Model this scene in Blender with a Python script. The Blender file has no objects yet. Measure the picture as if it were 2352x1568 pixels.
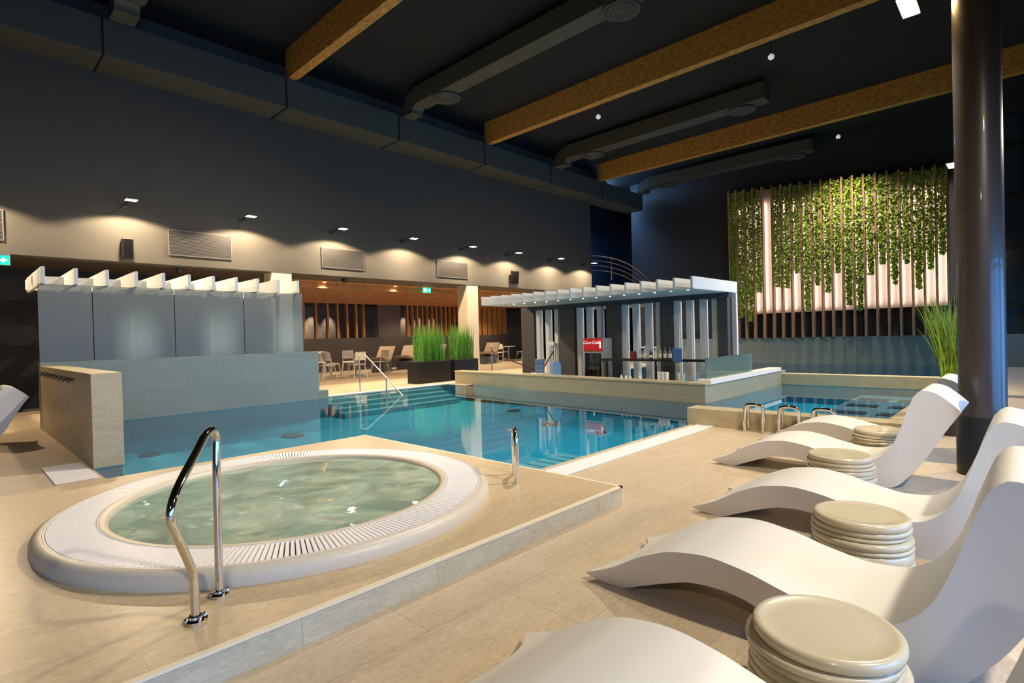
import bpy, bmesh, math, random
from mathutils import Vector, Matrix
from math import pi, sin, cos, tan, radians as rad
random.seed(7)
scene = bpy.context.scene
C = scene.collection

# ------------------------------------------------------------------ camera
FL, YAW, PITCH, ROLL, EYE = 1249.0, 0.760711, -0.010031, -0.0261677, 1.6
Fv = Vector((cos(YAW)*cos(PITCH), sin(YAW)*cos(PITCH), sin(PITCH)))
r0 = Vector((sin(YAW), -cos(YAW), 0)); u0 = r0.cross(Fv)
Rv = r0*cos(ROLL)+u0*sin(ROLL); Uv = -r0*sin(ROLL)+u0*cos(ROLL)
cd = bpy.data.cameras.new('camera'); cam = bpy.data.objects.new('camera', cd); C.objects.link(cam)
cd.sensor_width = 36; cd.lens = FL/2352*36; cd.clip_start = .05; cd.clip_end = 200
M4 = Matrix.Identity(4)
for i in range(3):
    M4[i][0] = Rv[i]; M4[i][1] = Uv[i]; M4[i][2] = -Fv[i]
M4[2][3] = EYE
cam.matrix_world = M4
scene.camera = cam
# ------------------------------------------------------------------ view + world
scene.view_settings.view_transform = 'Standard'
scene.view_settings.look = 'None'
scene.view_settings.exposure = 0.78
scene.view_settings.gamma = 1.0
scene.cycles.use_denoising = True
scene.cycles.max_bounces = 8
scene.cycles.transparent_max_bounces = 24
scene.cycles.caustics_reflective = False
scene.cycles.caustics_refractive = False
scene.cycles.sample_clamp_indirect = 4
w = bpy.data.worlds.new('world'); scene.world = w; w.use_nodes = True
w.node_tree.nodes['Background'].inputs[0].default_value = (.10, .32, .75, 1)   # dusk sky outside the windows
w.node_tree.nodes['Background'].inputs[1].default_value = 7.0

def light(name, kind, loc, energy, color, target=None, parent=None, **k):
    d = bpy.data.lights.new(name, kind); d.energy = energy; d.color = color
    for a, b in k.items(): setattr(d, a, b)
    o = bpy.data.objects.new(name, d); C.objects.link(o); o.location = loc
    if target is not None:
        o.rotation_euler = (Vector(target)-Vector(loc)).to_track_quat('-Z', 'Y').to_euler()
    if parent is not None: o.parent = parent
    return o
WARM = (1, .90, .74); WARM2 = (1, .80, .54); NEUT = (1, .92, .82)
# ------------------------------------------------------------------ materials
def s2l(c): return tuple(((x/255)/12.92 if x/255 <= .04045 else ((x/255+.055)/1.055)**2.4) for x in c)+(1,)
MATS = {}
def mat(name, rgb, rough=.5, metal=0, emit=None, estr=0, noise=0, nscale=5, bump=0, bscale=40, stretch=None, spec=.5, coat=0, trans=0, alpha=1):
    if name in MATS: return MATS[name]
    m = bpy.data.materials.new(name); m.use_nodes = True; nt = m.node_tree; b = nt.nodes['Principled BSDF']
    col = s2l(rgb); b.inputs['Base Color'].default_value = col
    b.inputs['Roughness'].default_value = rough; b.inputs['Metallic'].default_value = metal
    b.inputs['Specular IOR Level'].default_value = spec; b.inputs['Coat Weight'].default_value = coat
    b.inputs['Transmission Weight'].default_value = trans; b.inputs['Alpha'].default_value = alpha
    if emit: b.inputs['Emission Color'].default_value = s2l(emit); b.inputs['Emission Strength'].default_value = estr
    geo = None
    if noise or bump:
        geo = nt.nodes.new('ShaderNodeNewGeometry'); mp = nt.nodes.new('ShaderNodeMapping')
        nt.links.new(geo.outputs['Position'], mp.inputs[0])
        if stretch: mp.inputs['Scale'].default_value = stretch
    if noise:
        n = nt.nodes.new('ShaderNodeTexNoise'); n.inputs['Scale'].default_value = nscale; n.inputs['Detail'].default_value = 8
        nt.links.new(mp.outputs[0], n.inputs['Vector'])
        cr = nt.nodes.new('ShaderNodeValToRGB'); cr.color_ramp.elements[0].position = .3; cr.color_ramp.elements[1].position = .7
        cr.color_ramp.elements[0].color = tuple(x*(1-noise) for x in col[:3])+(1,)
        cr.color_ramp.elements[1].color = tuple(min(1, x*(1+noise)) for x in col[:3])+(1,)
        nt.links.new(n.outputs[0], cr.inputs[0]); nt.links.new(cr.outputs[0], b.inputs['Base Color'])
    if bump:
        n2 = nt.nodes.new('ShaderNodeTexNoise'); n2.inputs['Scale'].default_value = bscale; n2.inputs['Detail'].default_value = 5
        nt.links.new(mp.outputs[0], n2.inputs['Vector'])
        bp = nt.nodes.new('ShaderNodeBump'); bp.inputs['Strength'].default_value = bump; bp.inputs['Distance'].default_value = .01
        nt.links.new(n2.outputs[0], bp.inputs['Height']); nt.links.new(bp.outputs[0], b.inputs['Normal'])
    MATS[name] = m; return m

def tile_mat(name, rgb, rgb2, grout, tw, th, rough=.35, vertical=False, streak=(1, 1, 1), amt=1.0, mortar=.004):
    """stone slabs: brick pattern from world position plus two layers of mottling"""
    m = bpy.data.materials.new(name); m.use_nodes = True; nt = m.node_tree; b = nt.nodes['Principled BSDF']
    N = nt.nodes.new; L = nt.links.new
    geo = N('ShaderNodeNewGeometry'); sep = N('ShaderNodeSeparateXYZ'); L(geo.outputs['Position'], sep.inputs[0])
    comb = N('ShaderNodeCombineXYZ')
    if vertical:
        ad = N('ShaderNodeMath'); ad.operation = 'ADD'; L(sep.outputs[0], ad.inputs[0]); L(sep.outputs[1], ad.inputs[1])
        L(ad.outputs[0], comb.inputs[0]); L(sep.outputs[2], comb.inputs[1])
    else:
        L(sep.outputs[0], comb.inputs[0]); L(sep.outputs[1], comb.inputs[1])
    br = N('ShaderNodeTexBrick'); br.offset = .5; L(comb.outputs[0], br.inputs['Vector'])
    br.inputs['Scale'].default_value = 1; br.inputs['Brick Width'].default_value = tw; br.inputs['Row Height'].default_value = th
    br.inputs['Mortar Size'].default_value = mortar; br.inputs['Bias'].default_value = 0
    br.inputs['Color1'].default_value = s2l(rgb); br.inputs['Color2'].default_value = s2l([.965*x for x in rgb]); br.inputs['Mortar'].default_value = s2l(grout)
    mp = N('ShaderNodeMapping'); mp.inputs['Scale'].default_value = streak; L(geo.outputs['Position'], mp.inputs[0])
    n1 = N('ShaderNodeTexNoise'); n1.inputs['Scale'].default_value = 3; n1.inputs['Detail'].default_value = 10; n1.inputs['Roughness'].default_value = .65
    L(mp.outputs[0], n1.inputs['Vector'])
    r1 = N('ShaderNodeValToRGB'); r1.color_ramp.elements[0].position = .35; r1.color_ramp.elements[1].position = .65
    L(n1.outputs[0], r1.inputs[0])
    mx = N('ShaderNodeMix'); mx.data_type = 'RGBA'; mx.inputs[7].default_value = s2l(rgb2)
    mul = N('ShaderNodeMath'); mul.operation = 'MULTIPLY'; mul.inputs[1].default_value = .6*amt; L(r1.outputs[0], mul.inputs[0])
    L(mul.outputs[0], mx.inputs[0]); L(br.outputs[0], mx.inputs[6])
    n2 = N('ShaderNodeTexNoise'); n2.inputs['Scale'].default_value = 22; n2.inputs['Detail'].default_value = 6; L(mp.outputs[0], n2.inputs['Vector'])
    mx2 = N('ShaderNodeMix'); mx2.data_type = 'RGBA'; mx2.blend_type = 'OVERLAY'; mx2.inputs[0].default_value = .35*amt
    L(mx.outputs[2], mx2.inputs[6]); L(n2.outputs[0], mx2.inputs[7])
    L(mx2.outputs[2], b.inputs['Base Color']); b.inputs['Roughness'].default_value = rough
    MATS[name] = m; return m

def water_mat(name, tint, milky=0, milk=(150, 190, 170), wave=6, bump=.05, foam=0):
    m = bpy.data.materials.new(name); m.use_nodes = True; nt = m.node_tree; nt.nodes.clear()
    N = nt.nodes.new; L = nt.links.new
    out = N('ShaderNodeOutputMaterial'); tr = N('ShaderNodeBsdfTransparent'); tr.inputs[0].default_value = tint+(1,)
    gl = N('ShaderNodeBsdfGlossy'); gl.inputs['Roughness'].default_value = .01; gl.inputs[0].default_value = (1, 1, 1, 1)
    fr = N('ShaderNodeFresnel'); fr.inputs[0].default_value = 1.33
    geo = N('ShaderNodeNewGeometry'); n = N('ShaderNodeTexNoise'); n.inputs['Scale'].default_value = wave; n.inputs['Detail'].default_value = 3
    L(geo.outputs['Position'], n.inputs['Vector'])
    bp = N('ShaderNodeBump'); bp.inputs['Strength'].default_value = bump; bp.inputs['Distance'].default_value = .02
    L(n.outputs[0], bp.inputs['Height']); L(bp.outputs[0], gl.inputs['Normal']); L(bp.outputs[0], fr.inputs['Normal'])
    body = tr.outputs[0]
    if milky:
        di = N('ShaderNodeBsdfDiffuse'); di.inputs[0].default_value = s2l(milk)
        n2 = N('ShaderNodeTexNoise'); n2.inputs['Scale'].default_value = 1.7; n2.inputs['Detail'].default_value = 6; n2.inputs['Distortion'].default_value = 1.4
        L(geo.outputs['Position'], n2.inputs['Vector'])
        r = N('ShaderNodeMapRange'); r.inputs[1].default_value = .35; r.inputs[2].default_value = .75
        r.inputs[3].default_value = milky; r.inputs[4].default_value = milky+foam
        L(n2.outputs[0], r.inputs[0])
        mm = N('ShaderNodeMixShader'); L(r.outputs[0], mm.inputs[0]); L(tr.outputs[0], mm.inputs[1]); L(di.outputs[0], mm.inputs[2])
        body = mm.outputs[0]
    ms = N('ShaderNodeMixShader'); L(fr.outputs[0], ms.inputs[0]); L(body, ms.inputs[1]); L(gl.outputs[0], ms.inputs[2])
    L(ms.outputs[0], out.inputs[0]); MATS[name] = m; return m

def glass_mat(name, tint, refl=1.0, rough=0.0, frost=0, frostcol=(120, 130, 130)):
    m = bpy.data.materials.new(name); m.use_nodes = True; nt = m.node_tree; nt.nodes.clear()
    N = nt.nodes.new; L = nt.links.new
    out = N('ShaderNodeOutputMaterial'); tr = N('ShaderNodeBsdfTransparent'); tr.inputs[0].default_value = tint+(1,)
    gl = N('ShaderNodeBsdfGlossy'); gl.inputs['Roughness'].default_value = rough
    fr = N('ShaderNodeFresnel'); fr.inputs[0].default_value = 1.5
    body = tr.outputs[0]
    if frost:
        di = N('ShaderNodeBsdfDiffuse'); di.inputs[0].default_value = s2l(frostcol)
        tl = N('ShaderNodeBsdfTranslucent'); tl.inputs[0].default_value = s2l(frostcol)
        m1 = N('ShaderNodeMixShader'); m1.inputs[0].default_value = .5; L(di.outputs[0], m1.inputs[1]); L(tl.outputs[0], m1.inputs[2])
        m2 = N('ShaderNodeMixShader'); m2.inputs[0].default_value = frost; L(tr.outputs[0], m2.inputs[1]); L(m1.outputs[0], m2.inputs[2])
        body = m2.outputs[0]
    ms = N('ShaderNodeMixShader'); L(fr.outputs[0], ms.inputs[0]); L(body, ms.inputs[1]); L(gl.outputs[0], ms.inputs[2])
    L(ms.outputs[0], out.inputs[0]); MATS[name] = m; return m

STONE = tile_mat('stone_floor', (198, 179, 152), (178, 158, 130), (168, 150, 124), 1.2, .6, .38, streak=(1, 2.2, 1))
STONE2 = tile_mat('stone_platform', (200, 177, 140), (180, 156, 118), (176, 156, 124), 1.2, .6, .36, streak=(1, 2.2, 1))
STEPF = tile_mat('stone_step_face', (190, 184, 164), (162, 156, 136), (165, 160, 142), .9, .4, .5, vertical=True, streak=(1, 1, 4))
BLOCK = tile_mat('stone_block', (186, 172, 138), (160, 144, 110), (166, 152, 120), 1.2, .6, .45, vertical=True, streak=(1, 1, 5))
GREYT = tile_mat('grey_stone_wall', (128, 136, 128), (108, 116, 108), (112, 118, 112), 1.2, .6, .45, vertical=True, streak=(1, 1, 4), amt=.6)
POOLT = tile_mat('pool_tile', (30, 170, 206), (26, 162, 198), (22, 148, 184), .25, .25, .4, amt=.4)
POOLW = tile_mat('pool_wall_tile', (44, 150, 180), (38, 138, 170), (34, 120, 150), .25, .25, .4, vertical=True, amt=.4)
STEPT = tile_mat('pool_step_tile', (110, 190, 205), (100, 180, 200), (90, 160, 180), .25, .25, .4, amt=.4)
WALLP = mat('wall_paint', (68, 65, 58), .9, noise=.04, nscale=2)
DARK = mat('dark_paint', (42, 44, 46), .85)
DARKB = mat('dark_wall_paint', (58, 62, 68), .8)
BLUEW = mat('blue_grey_paint', (60, 72, 92), .8)
CEIL = mat('ceiling_black', (22, 22, 20), .9)
DUCT = mat('duct_paint', (70, 68, 58), .7)
WOOD = mat('glulam_wood', (186, 130, 60), .55, noise=.42, nscale=5, stretch=(3, 1.2, 3))
WOODB = mat('brown_wood', (168, 118, 62), .5, noise=.25, nscale=3, stretch=(4, 4, .6))
WOODS = mat('slat_wood', (172, 128, 92), .5, noise=.15, nscale=3, stretch=(4, 4, .6))
WHITE = mat('white_plastic', (216, 213, 208), .38, spec=.4)
FINW = mat('white_fin', (206, 208, 206), .5)
GRATE = mat('white_grating', (238, 234, 232), .4)
CHANNEL = mat('grate_channel', (150, 150, 152), .6)
STOOL = mat('stool_beige', (200, 188, 160), .22, coat=.4)
CHROME = mat('polished_steel', (225, 220, 212), .06, metal=1)
STEEL = mat('brushed_steel', (180, 176, 165), .28, metal=1)
BLACKM = mat('black_metal', (18, 19, 20), .45)
DSTEEL = mat('dark_steel_column', (64, 58, 54), .35, coat=.3)
BLACKP = mat('planter_black', (9, 10, 13), .45)
SOIL = mat('soil', (50, 38, 28), .9)
GRASS = mat('grass_blade', (92, 150, 44), .5, noise=.35, nscale=9)
GRASS2 = mat('grass_blade_yellow', (140, 170, 50), .5, noise=.35, nscale=9)
LEAF = mat('ivy_leaf', (140, 165, 34), .45, noise=.6, nscale=14)
RIMM = mat('tub_rim', (206, 192, 168), .4, noise=.06, nscale=60)
BOWL = mat('tub_bowl', (200, 224, 206), .4)
JET = mat('tub_jet', (230, 238, 226), .3)
WATER = water_mat('pool_water_surface', (.84, .96, .99), wave=1.2, bump=.006)
TUBW = water_mat('tub_water', (.62, .84, .74), milky=.42, milk=(190, 214, 192), wave=7, bump=.12, foam=.42)
GLASSG = glass_mat('green_glass', (.66, .84, .78), frost=.42, frostcol=(180, 212, 196))
GLASSC = glass_mat('clear_glass', (.92, .96, .98))
FROST = glass_mat('frosted_glass', (.5, .55, .58), frost=.82, frostcol=(136, 140, 130), rough=.35)
MATTRESS = mat('rattan_brown', (150, 128, 108), .8, noise=.1, nscale=30)
CUSHB = mat('lounger_base_grey', (96, 104, 108), .6)
CHAIRM = mat('cafe_chair_white', (226, 220, 208), .5)
GREYP = mat('grey_panel', (88, 82, 74), .6)
PARTN = mat('partition_brown', (58, 50, 46), .7)

# ------------------------------------------------------------------ mesh building
class MB:
    def __init__(s): s.v = []; s.f = []; s.m = []
    def add(s, vs, fs, mi=0):
        o = len(s.v); s.v += [tuple(v) for v in vs]; s.f += [tuple(i+o for i in f) for f in fs]; s.m += [mi]*len(fs)
    def box(s, x0, x1, y0, y1, z0, z1, mi=0):
        s.add([(x0,y0,z0),(x1,y0,z0),(x1,y1,z0),(x0,y1,z0),(x0,y0,z1),(x1,y0,z1),(x1,y1,z1),(x0,y1,z1)],
              [(0,3,2,1),(4,5,6,7),(0,1,5,4),(1,2,6,5),(2,3,7,6),(3,0,4,7)], mi)
    def prism(s, poly, z0, z1, mi=0):
        n = len(poly)
        s.add([(x,y,z0) for x,y in poly]+[(x,y,z1) for x,y in poly],
              [tuple(range(n))[::-1], tuple(range(n, 2*n))]+[(i,(i+1)%n,(i+1)%n+n,i+n) for i in range(n)], mi)
    def beam(s, a, b, wd, ht, mi=0):
        a = Vector(a); b = Vector(b); d = (b-a).normalized(); up = Vector((0,0,1)) if abs(d.z) < .95 else Vector((1,0,0))
        r = d.cross(up).normalized(); u = r.cross(d)
        P = []
        for p in (a, b):
            for i, j in ((-1,-1),(1,-1),(1,1),(-1,1)): P.append(p+r*(i*wd/2)+u*(j*ht/2))
        s.add(P, [(0,1,2,3),(7,6,5,4),(0,4,5,1),(1,5,6,2),(2,6,7,3),(3,7,4,0)], mi)
    def tube(s, path, r, n=12, mi=0, closed=False, cap=True):
        path = [Vector(p) for p in path]; N = len(path); rings = []
        prev = None
        for i, p in enumerate(path):
            if closed: d = (path[(i+1) % N]-path[i-1])
            else: d = path[min(i+1, N-1)]-path[max(i-1, 0)]
            d.normalize()
            if prev is None:
                a = Vector((0,0,1)) if abs(d.z) < .9 else Vector((1,0,0)); prev = d.cross(a).normalized()
            u = (prev-d*prev.dot(d)).normalized(); v = d.cross(u); prev = u
            rr = r[i] if isinstance(r, (list, tuple)) else r
            rings.append([p+u*(rr*cos(2*pi*k/n))+v*(rr*sin(2*pi*k/n)) for k in range(n)])
        vs = [q for g in rings for q in g]; fs = []
        for i in range(N if closed else N-1):
            j = (i+1) % N
            for k in range(n): fs.append((i*n+k, i*n+(k+1)%n, j*n+(k+1)%n, j*n+k))
        if cap and not closed: fs.append(tuple(range(n))[::-1]); fs.append(tuple(range((N-1)*n, N*n)))
        s.add(vs, fs, mi)
    def lathe(s, prof, c=(0,0,0), n=32, mi=0, off=None):
        vs = []; fs = []
        for i, (r, z) in enumerate(prof):
            ox, oy = off[i] if off else (0, 0)
            for k in range(n): vs.append((c[0]+ox+r*cos(2*pi*k/n), c[1]+oy+r*sin(2*pi*k/n), c[2]+z))
        for i in range(len(prof)-1):
            for k in range(n): fs.append((i*n+k, i*n+(k+1)%n, (i+1)*n+(k+1)%n, (i+1)*n+k))
        if prof[0][0] > 1e-4: fs.append(tuple(range(n))[::-1])
        if prof[-1][0] > 1e-4: fs.append(tuple(range((len(prof)-1)*n, len(prof)*n)))
        s.add(vs, fs, mi)
    def build(s, name, mats, parent=None, smooth=False, loc=None, bevel=0, angle=35, **tags):
        me = bpy.data.meshes.new(name); me.from_pydata(s.v, [], s.f)
        if not isinstance(mats, (list, tuple)): mats = [mats]
        for m in mats: me.materials.append(m)
        for p, i in zip(me.polygons, s.m): p.material_index = i
        me.validate(); me.update()
        if smooth:
            me.polygons.foreach_set('use_smooth', [True]*len(me.polygons)); me.set_sharp_from_angle(angle=rad(angle))
        o = bpy.data.objects.new(name, me); C.objects.link(o)
        if parent is not None: o.parent = parent
        if loc is not None: o.location = loc
        if bevel:
            md = o.modifiers.new('bevel', 'BEVEL'); md.width = bevel; md.segments = 2; md.limit_method = 'ANGLE'; md.angle_limit = rad(40)
        tag(o, **tags); return o
def tag(o, label=None, cat=None, group=None, kind=None):
    if label: o['label'] = label
    if cat: o['category'] = cat
    if group: o['group'] = group
    if kind: o['kind'] = kind
    return o
def thing(name, label, cat, loc=(0,0,0), rz=0, group=None):
    o = bpy.data.objects.new(name, None); C.objects.link(o); o.location = loc; o.rotation_euler = (0,0,rz); o.empty_display_size = .2
    return tag(o, label, cat, group)
def children(o): return [c for c in o.children]
KIDS = {}
def reg(root, *kids): KIDS.setdefault(root.name, []).extend(kids)
def copy_tree(o, parent=None):
    c = o.copy(); C.objects.link(c)
    if parent is not None: c.parent = parent; c.matrix_parent_inverse = o.matrix_parent_inverse
    for ch in list(o.children): copy_tree(ch, c)
    return c
def dup(root, loc, rz=0, label=None, group=None):
    c = copy_tree(root); c.location = loc; c.rotation_euler = (0,0,rz)
    if label: c['label'] = label
    if group: c['group'] = group
    return c
def S(name, mb, m, label=None, **k): return mb.build(name, m, kind='structure', label=label, **k)
def smooth_path(pts, it=3):
    p = [Vector(q) for q in pts]
    for _ in range(it):
        q = [p[0]]
        for a, b in zip(p, p[1:]): q += [a*.75+b*.25, a*.25+b*.75]
        q.append(p[-1]); p = q
    return p

# ================================================================== STRUCTURE
ZP = .17                      # height of the raised tub platform
XMIN, XMAX, YMIN = -6.0, 27.2, -2.6
def is_water(x, y):
    if 4.43 < x < 12.0 and 4.26 < y < 14.6: return not (x < 7.35 and y > 14.1)
    if 1.34 < x < 4.43 and 7.27 < y < 8.9: return True
    if 1.66 < x < 4.43 and 8.9 < y < 14.1: return True
    if 8.9 < x < 16.7 and 1.45 < y < 5.2: return not (x < 9.22 and y < 4.3)
    if 17.05 < x < 26.9 and 1.2 < y < 13.0: return True
    return False
def is_pit(x, y): return 12.0 < x < 17.05 and 5.2 < y < 13.6
xs = sorted({XMIN, 1.34, 1.66, 4.43, 7.35, 8.9, 9.22, 12.0, 16.7, 17.05, 26.9, XMAX, 34.0})
ys = sorted({YMIN, 1.2, 1.45, 4.26, 4.3, 5.2, 7.27, 8.9, 13.0, 13.6, 14.1, 14.6, 16.3, 31.0})
fl = MB(); pb = MB(); wt = MB(); pit = MB()
def cell(x, y):
    if is_water(x, y): return 'w'
    if is_pit(x, y): return 'p'
    return 'f'
HT = {'w': -.5, 'p': -.75, 'f': 0}
for i in range(len(xs)-1):
    for j in range(len(ys)-1):
        x0, x1, y0, y1 = xs[i], xs[i+1], ys[j], ys[j+1]; cx, cy = (x0+x1)/2, (y0+y1)/2
        if x0 >= XMAX and y1 <= 13.6: continue
        t = cell(cx, cy); z = HT[t]; tgt = {'w': pb, 'p': pit, 'f': fl}[t]
        tgt.add([(x0,y0,z),(x1,y0,z),(x1,y1,z),(x0,y1,z)], [(0,1,2,3)])
        if t == 'w': wt.add([(x0,y0,-.008),(x1,y0,-.008),(x1,y1,-.008),(x0,y1,-.008)], [(0,1,2,3)])
        for (nx, ny, a, b) in (((x1+.01), cy, (x1,y0), (x1,y1)), ((x0-.01), cy, (x0,y1), (x0,y0)), (cx, y1+.01, (x1,y1), (x0,y1)), (cx, y0-.01, (x0,y0), (x1,y0))):
            tn = cell(nx, ny); zn = HT[tn]
            if zn > z:
                (pb if t == 'w' else pit).add([(a[0],a[1],z),(b[0],b[1],z),(b[0],b[1],zn),(a[0],a[1],zn)], [(0,1,2,3)], 1 if t == 'w' else 0)
S('floor', fl, STONE)
S('trim_1', pit, DARKB)
S('pool_basin', pb, [POOLT, POOLW])
wo = wt.build('pool_water', WATER, kind='stuff', label='clear blue still water filling the swimming pool basins', cat='water')
# raised platform with a round hole for the tub
TC = (2.16, 4.87)
pf = MB(); X0, X1, Y0, Y1 = XMIN, 4.36, 2.78, 7.27
angs = [2*pi*k/96 for k in range(96)] + [math.atan2(y-TC[1], x-TC[0]) % (2*pi) for x in (X0, X1) for y in (Y0, Y1)]
angs = sorted(set(angs)); n = len(angs); inn = []; out = []
for a in angs:
    c, s = cos(a), sin(a); ts = []
    if c > 1e-9: ts.append((X1-TC[0])/c)
    if c < -1e-9: ts.append((X0-TC[0])/c)
    if s > 1e-9: ts.append((Y1-TC[1])/s)
    if s < -1e-9: ts.append((Y0-TC[1])/s)
    t = min(ts); inn.append((TC[0]+1.6*c, TC[1]+1.6*s)); out.append((TC[0]+t*c, TC[1]+t*s))
pf.add([(x,y,ZP) for x,y in inn]+[(x,y,ZP) for x,y in out], [(i, n+i, n+(i+1)%n, (i+1)%n) for i in range(n)])
pf.add([(X0,Y0,0.0),(X1,Y0,0.0),(X1,Y0,ZP),(X0,Y0,ZP)], [(0,1,2,3)], 1)
pf.add([(X1,Y0,0.0),(X1,Y1,0),(X1,Y1,ZP),(X1,Y0,ZP)], [(0,1,2,3)], 1)
pf.add([(X1+.08,4.26,-1.1),(X1+.08,Y1,-1.1),(X1+.08,Y1,0),(X1+.08,4.26,0)], [(0,1,2,3)], 1)
pf.add([(X0,Y1,-1.1),(X1,Y1,-1.1),(X1,Y1,ZP),(X0,Y1,ZP)], [(3,2,1,0)], 1)
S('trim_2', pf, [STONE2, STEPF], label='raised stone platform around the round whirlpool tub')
m = MB(); m.box(X0, X1+.004, Y0-.006, Y0+.03, ZP-.014, ZP+.002); m.box(X1-.03, X1+.006, Y0-.006, Y1, ZP-.014, ZP+.002); S('trim_8', m, mat('edge_highlight', (226, 212, 182), .45))  # pale strips stand in for the highlight along the step's top edges
# ceiling, walls
m = MB(); m.box(XMIN, 34, YMIN, 31, 9.95, 10.15); S('ceiling', m, CEIL)
m = MB(); m.box(XMIN, 23.2, 16.3, 16.7, 3.7, 9.95); S('wall_left', m, WALLP, label='long upper wall washed by the row of spotlights')
m = MB(); m.box(XMIN, 34, 16.7, 31, 3.72, 3.9); S('ceiling_lounge', m, mat('lounge_ceiling', (70, 60, 50), .8))
m = MB(); m.box(XMIN, 6.6, 19.3, 19.5, 0, 3.72); m.box(6.5, 6.6, 19.5, 31, 0, 3.72); S('wall_lounge', m, DARK)
m = MB(); m.box(27.2, 27.4, YMIN, 16.3, -1.2, 9.95); S('wall_far', m, DARK)
m = MB(); m.box(26.0, 34, 21.0, 21.3, 3.9, 9.95); S('wall_stair', m, BLUEW)
m = MB(); m.box(34, 34.2, 13, 31, 0, 9.95); m.box(27.4, 34, 13.0, 13.2, 0, 9.95); m.box(XMIN, 34, 31, 31.2, 0, 9.95); S('wall_back', m, DARK)
m = MB(); m.box(XMIN-.2, XMIN, YMIN, 31, 0, 9.95); S('wall_entrance', m, DARKB)
# glazed right-hand wall: sill, lintel, mullions
m = MB(); m.box(XMIN, 27.4, YMIN-.2, YMIN, 0, .25); m.box(XMIN, 27.4, YMIN-.2, YMIN, 2.6, 9.95)
x = XMIN
while x < 27.3: m.box(x, x+.35, YMIN-.2, YMIN, .25, 2.6); x += 3.5
S('wall_right', m, DARKB)
x = XMIN+.35; k = 1
while x < 27:
    g = MB(); x1 = min(x+3.15, 27.2)
    for (a, b, c, d) in ((x, x1, .25, .31), (x, x1, 2.54, 2.6), (x, x+.06, .31, 2.54), (x1-.06, x1, .31, 2.54), ((x+x1)/2-.03, (x+x1)/2+.03, .31, 2.54), (x+.06, x1-.06, 2.4, 2.46)):
        g.box(a, b, YMIN-.14, YMIN-.06, c, d)
    g.box(x+.06, x1-.06, YMIN-.105, YMIN-.095, .31, 2.54, 1)
    S('window_%d' % k, g, [BLACKM, GLASSC]); x += 3.5; k += 1
# steel-framed glazing at the right end of the far wall
g = MB()
for yy in (-2.4, -1.2, .05, 1.25): g.box(27.0, 27.2, yy, yy+.1, 0, 9.2)
for zz in (0, 2.2, 4.3, 6.2, 8.0): g.box(27.02, 27.18, -2.4, 1.35, zz, zz+.12)
g.box(27.12, 27.16, -2.4, 1.3, .1, 9.2, 1)
S('window_%d' % k, g, [BLACKM, mat('dusk_pane', (46, 62, 76), .15)])
# L shaped stone walls at the back of the pool
m = MB(); m.box(1.34, 1.68, 8.9, 14.1, 0, 1.25); S('wall_stone_block', m, BLOCK, bevel=.006, label='free-standing beige stone wall with coat hooks beside the pool')
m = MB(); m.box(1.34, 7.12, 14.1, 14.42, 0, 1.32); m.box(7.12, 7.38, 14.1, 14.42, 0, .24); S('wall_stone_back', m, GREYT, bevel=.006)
m = MB(); m.prism([(11.6,5.2),(11.95,5.2),(12.75,14.6),(12.4,14.6)][::1], -.03, .4)
m.box(11.95, 17.05, 5.2, 5.55, -.03, .4)
m.prism([(11.6,5.2),(11.95,5.2),(12.75,14.6),(12.4,14.6)], -.5, -.03, 1); m.box(11.95, 17.05, 5.2, 5.55, -.5, -.03, 1)
S('wall_bar_ledge', m, [tile_mat('ledge_stone_shaded', (158, 150, 126), (138, 130, 106), (140, 132, 110), 1.2, .6, .45, vertical=True, streak=(1, 1, 5)), POOLW], label='stone ledge between the pool and the sunken bar')  # block stone colour darkened to carry the shade on the ledge front
m = MB(); m.prism([(11.58,5.18),(11.99,5.18),(12.79,14.62),(12.38,14.62)], .4, .44); S('trim_3', m, BLOCK)
m = MB(); m.box(11.85, 16.6, 5.17, 5.5, .4, .50); S('trim_4', m, mat('white_stone_cap', (232, 222, 208), .4), label='white capping under the green glass panel')
m = MB(); m.box(16.7, 17.05, 1.1, 5.2, 0, .32); m.box(9.22, 16.7, 1.1, 1.45, 0, .3); S('wall_pool_ledge', m, BLOCK, bevel=.01)
m = MB(); m.box(8.85, 9.22, 1.1, 4.3, -.03, .29); m.box(8.86, 9.21, 1.11, 4.29, -.5, -.03, 1); S('wall_low', m, [BLOCK, POOLW], bevel=.01, label='low beige stone wall behind the three steel grab rails')
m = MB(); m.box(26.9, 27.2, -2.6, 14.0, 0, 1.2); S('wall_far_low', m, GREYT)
# pillars
m = MB(); m.box(6.85, 7.45, 16.32, 16.9, 0, 3.7); PILL = mat('pillar_paint', (186, 174, 150), .8); S('wall_pillar_1', m, PILL)
m = MB(); m.box(14.6, 15.2, 16.32, 16.9, 0, 3.7); S('wall_pillar_2', m, PILL)
# underwater steps
m = MB()
for i in range(4): m.box(7.4, 11.6-.05*i, 14.6-.33*(i+1), 14.6-.33*i, -.5, -.06-.10*i)
S('trim_5', m, STEPT, label='flight of pale submerged steps at the far pool edge')
m = MB()
for i in range(9): m.box(4.62+.22*i, 4.80+.22*i, 4.3, 5.25, -.5, -.22)
m.box(4.6, 6.6, 4.3, 5.3, -.5, -.24)
S('trim_6', m, STEPT)
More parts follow.
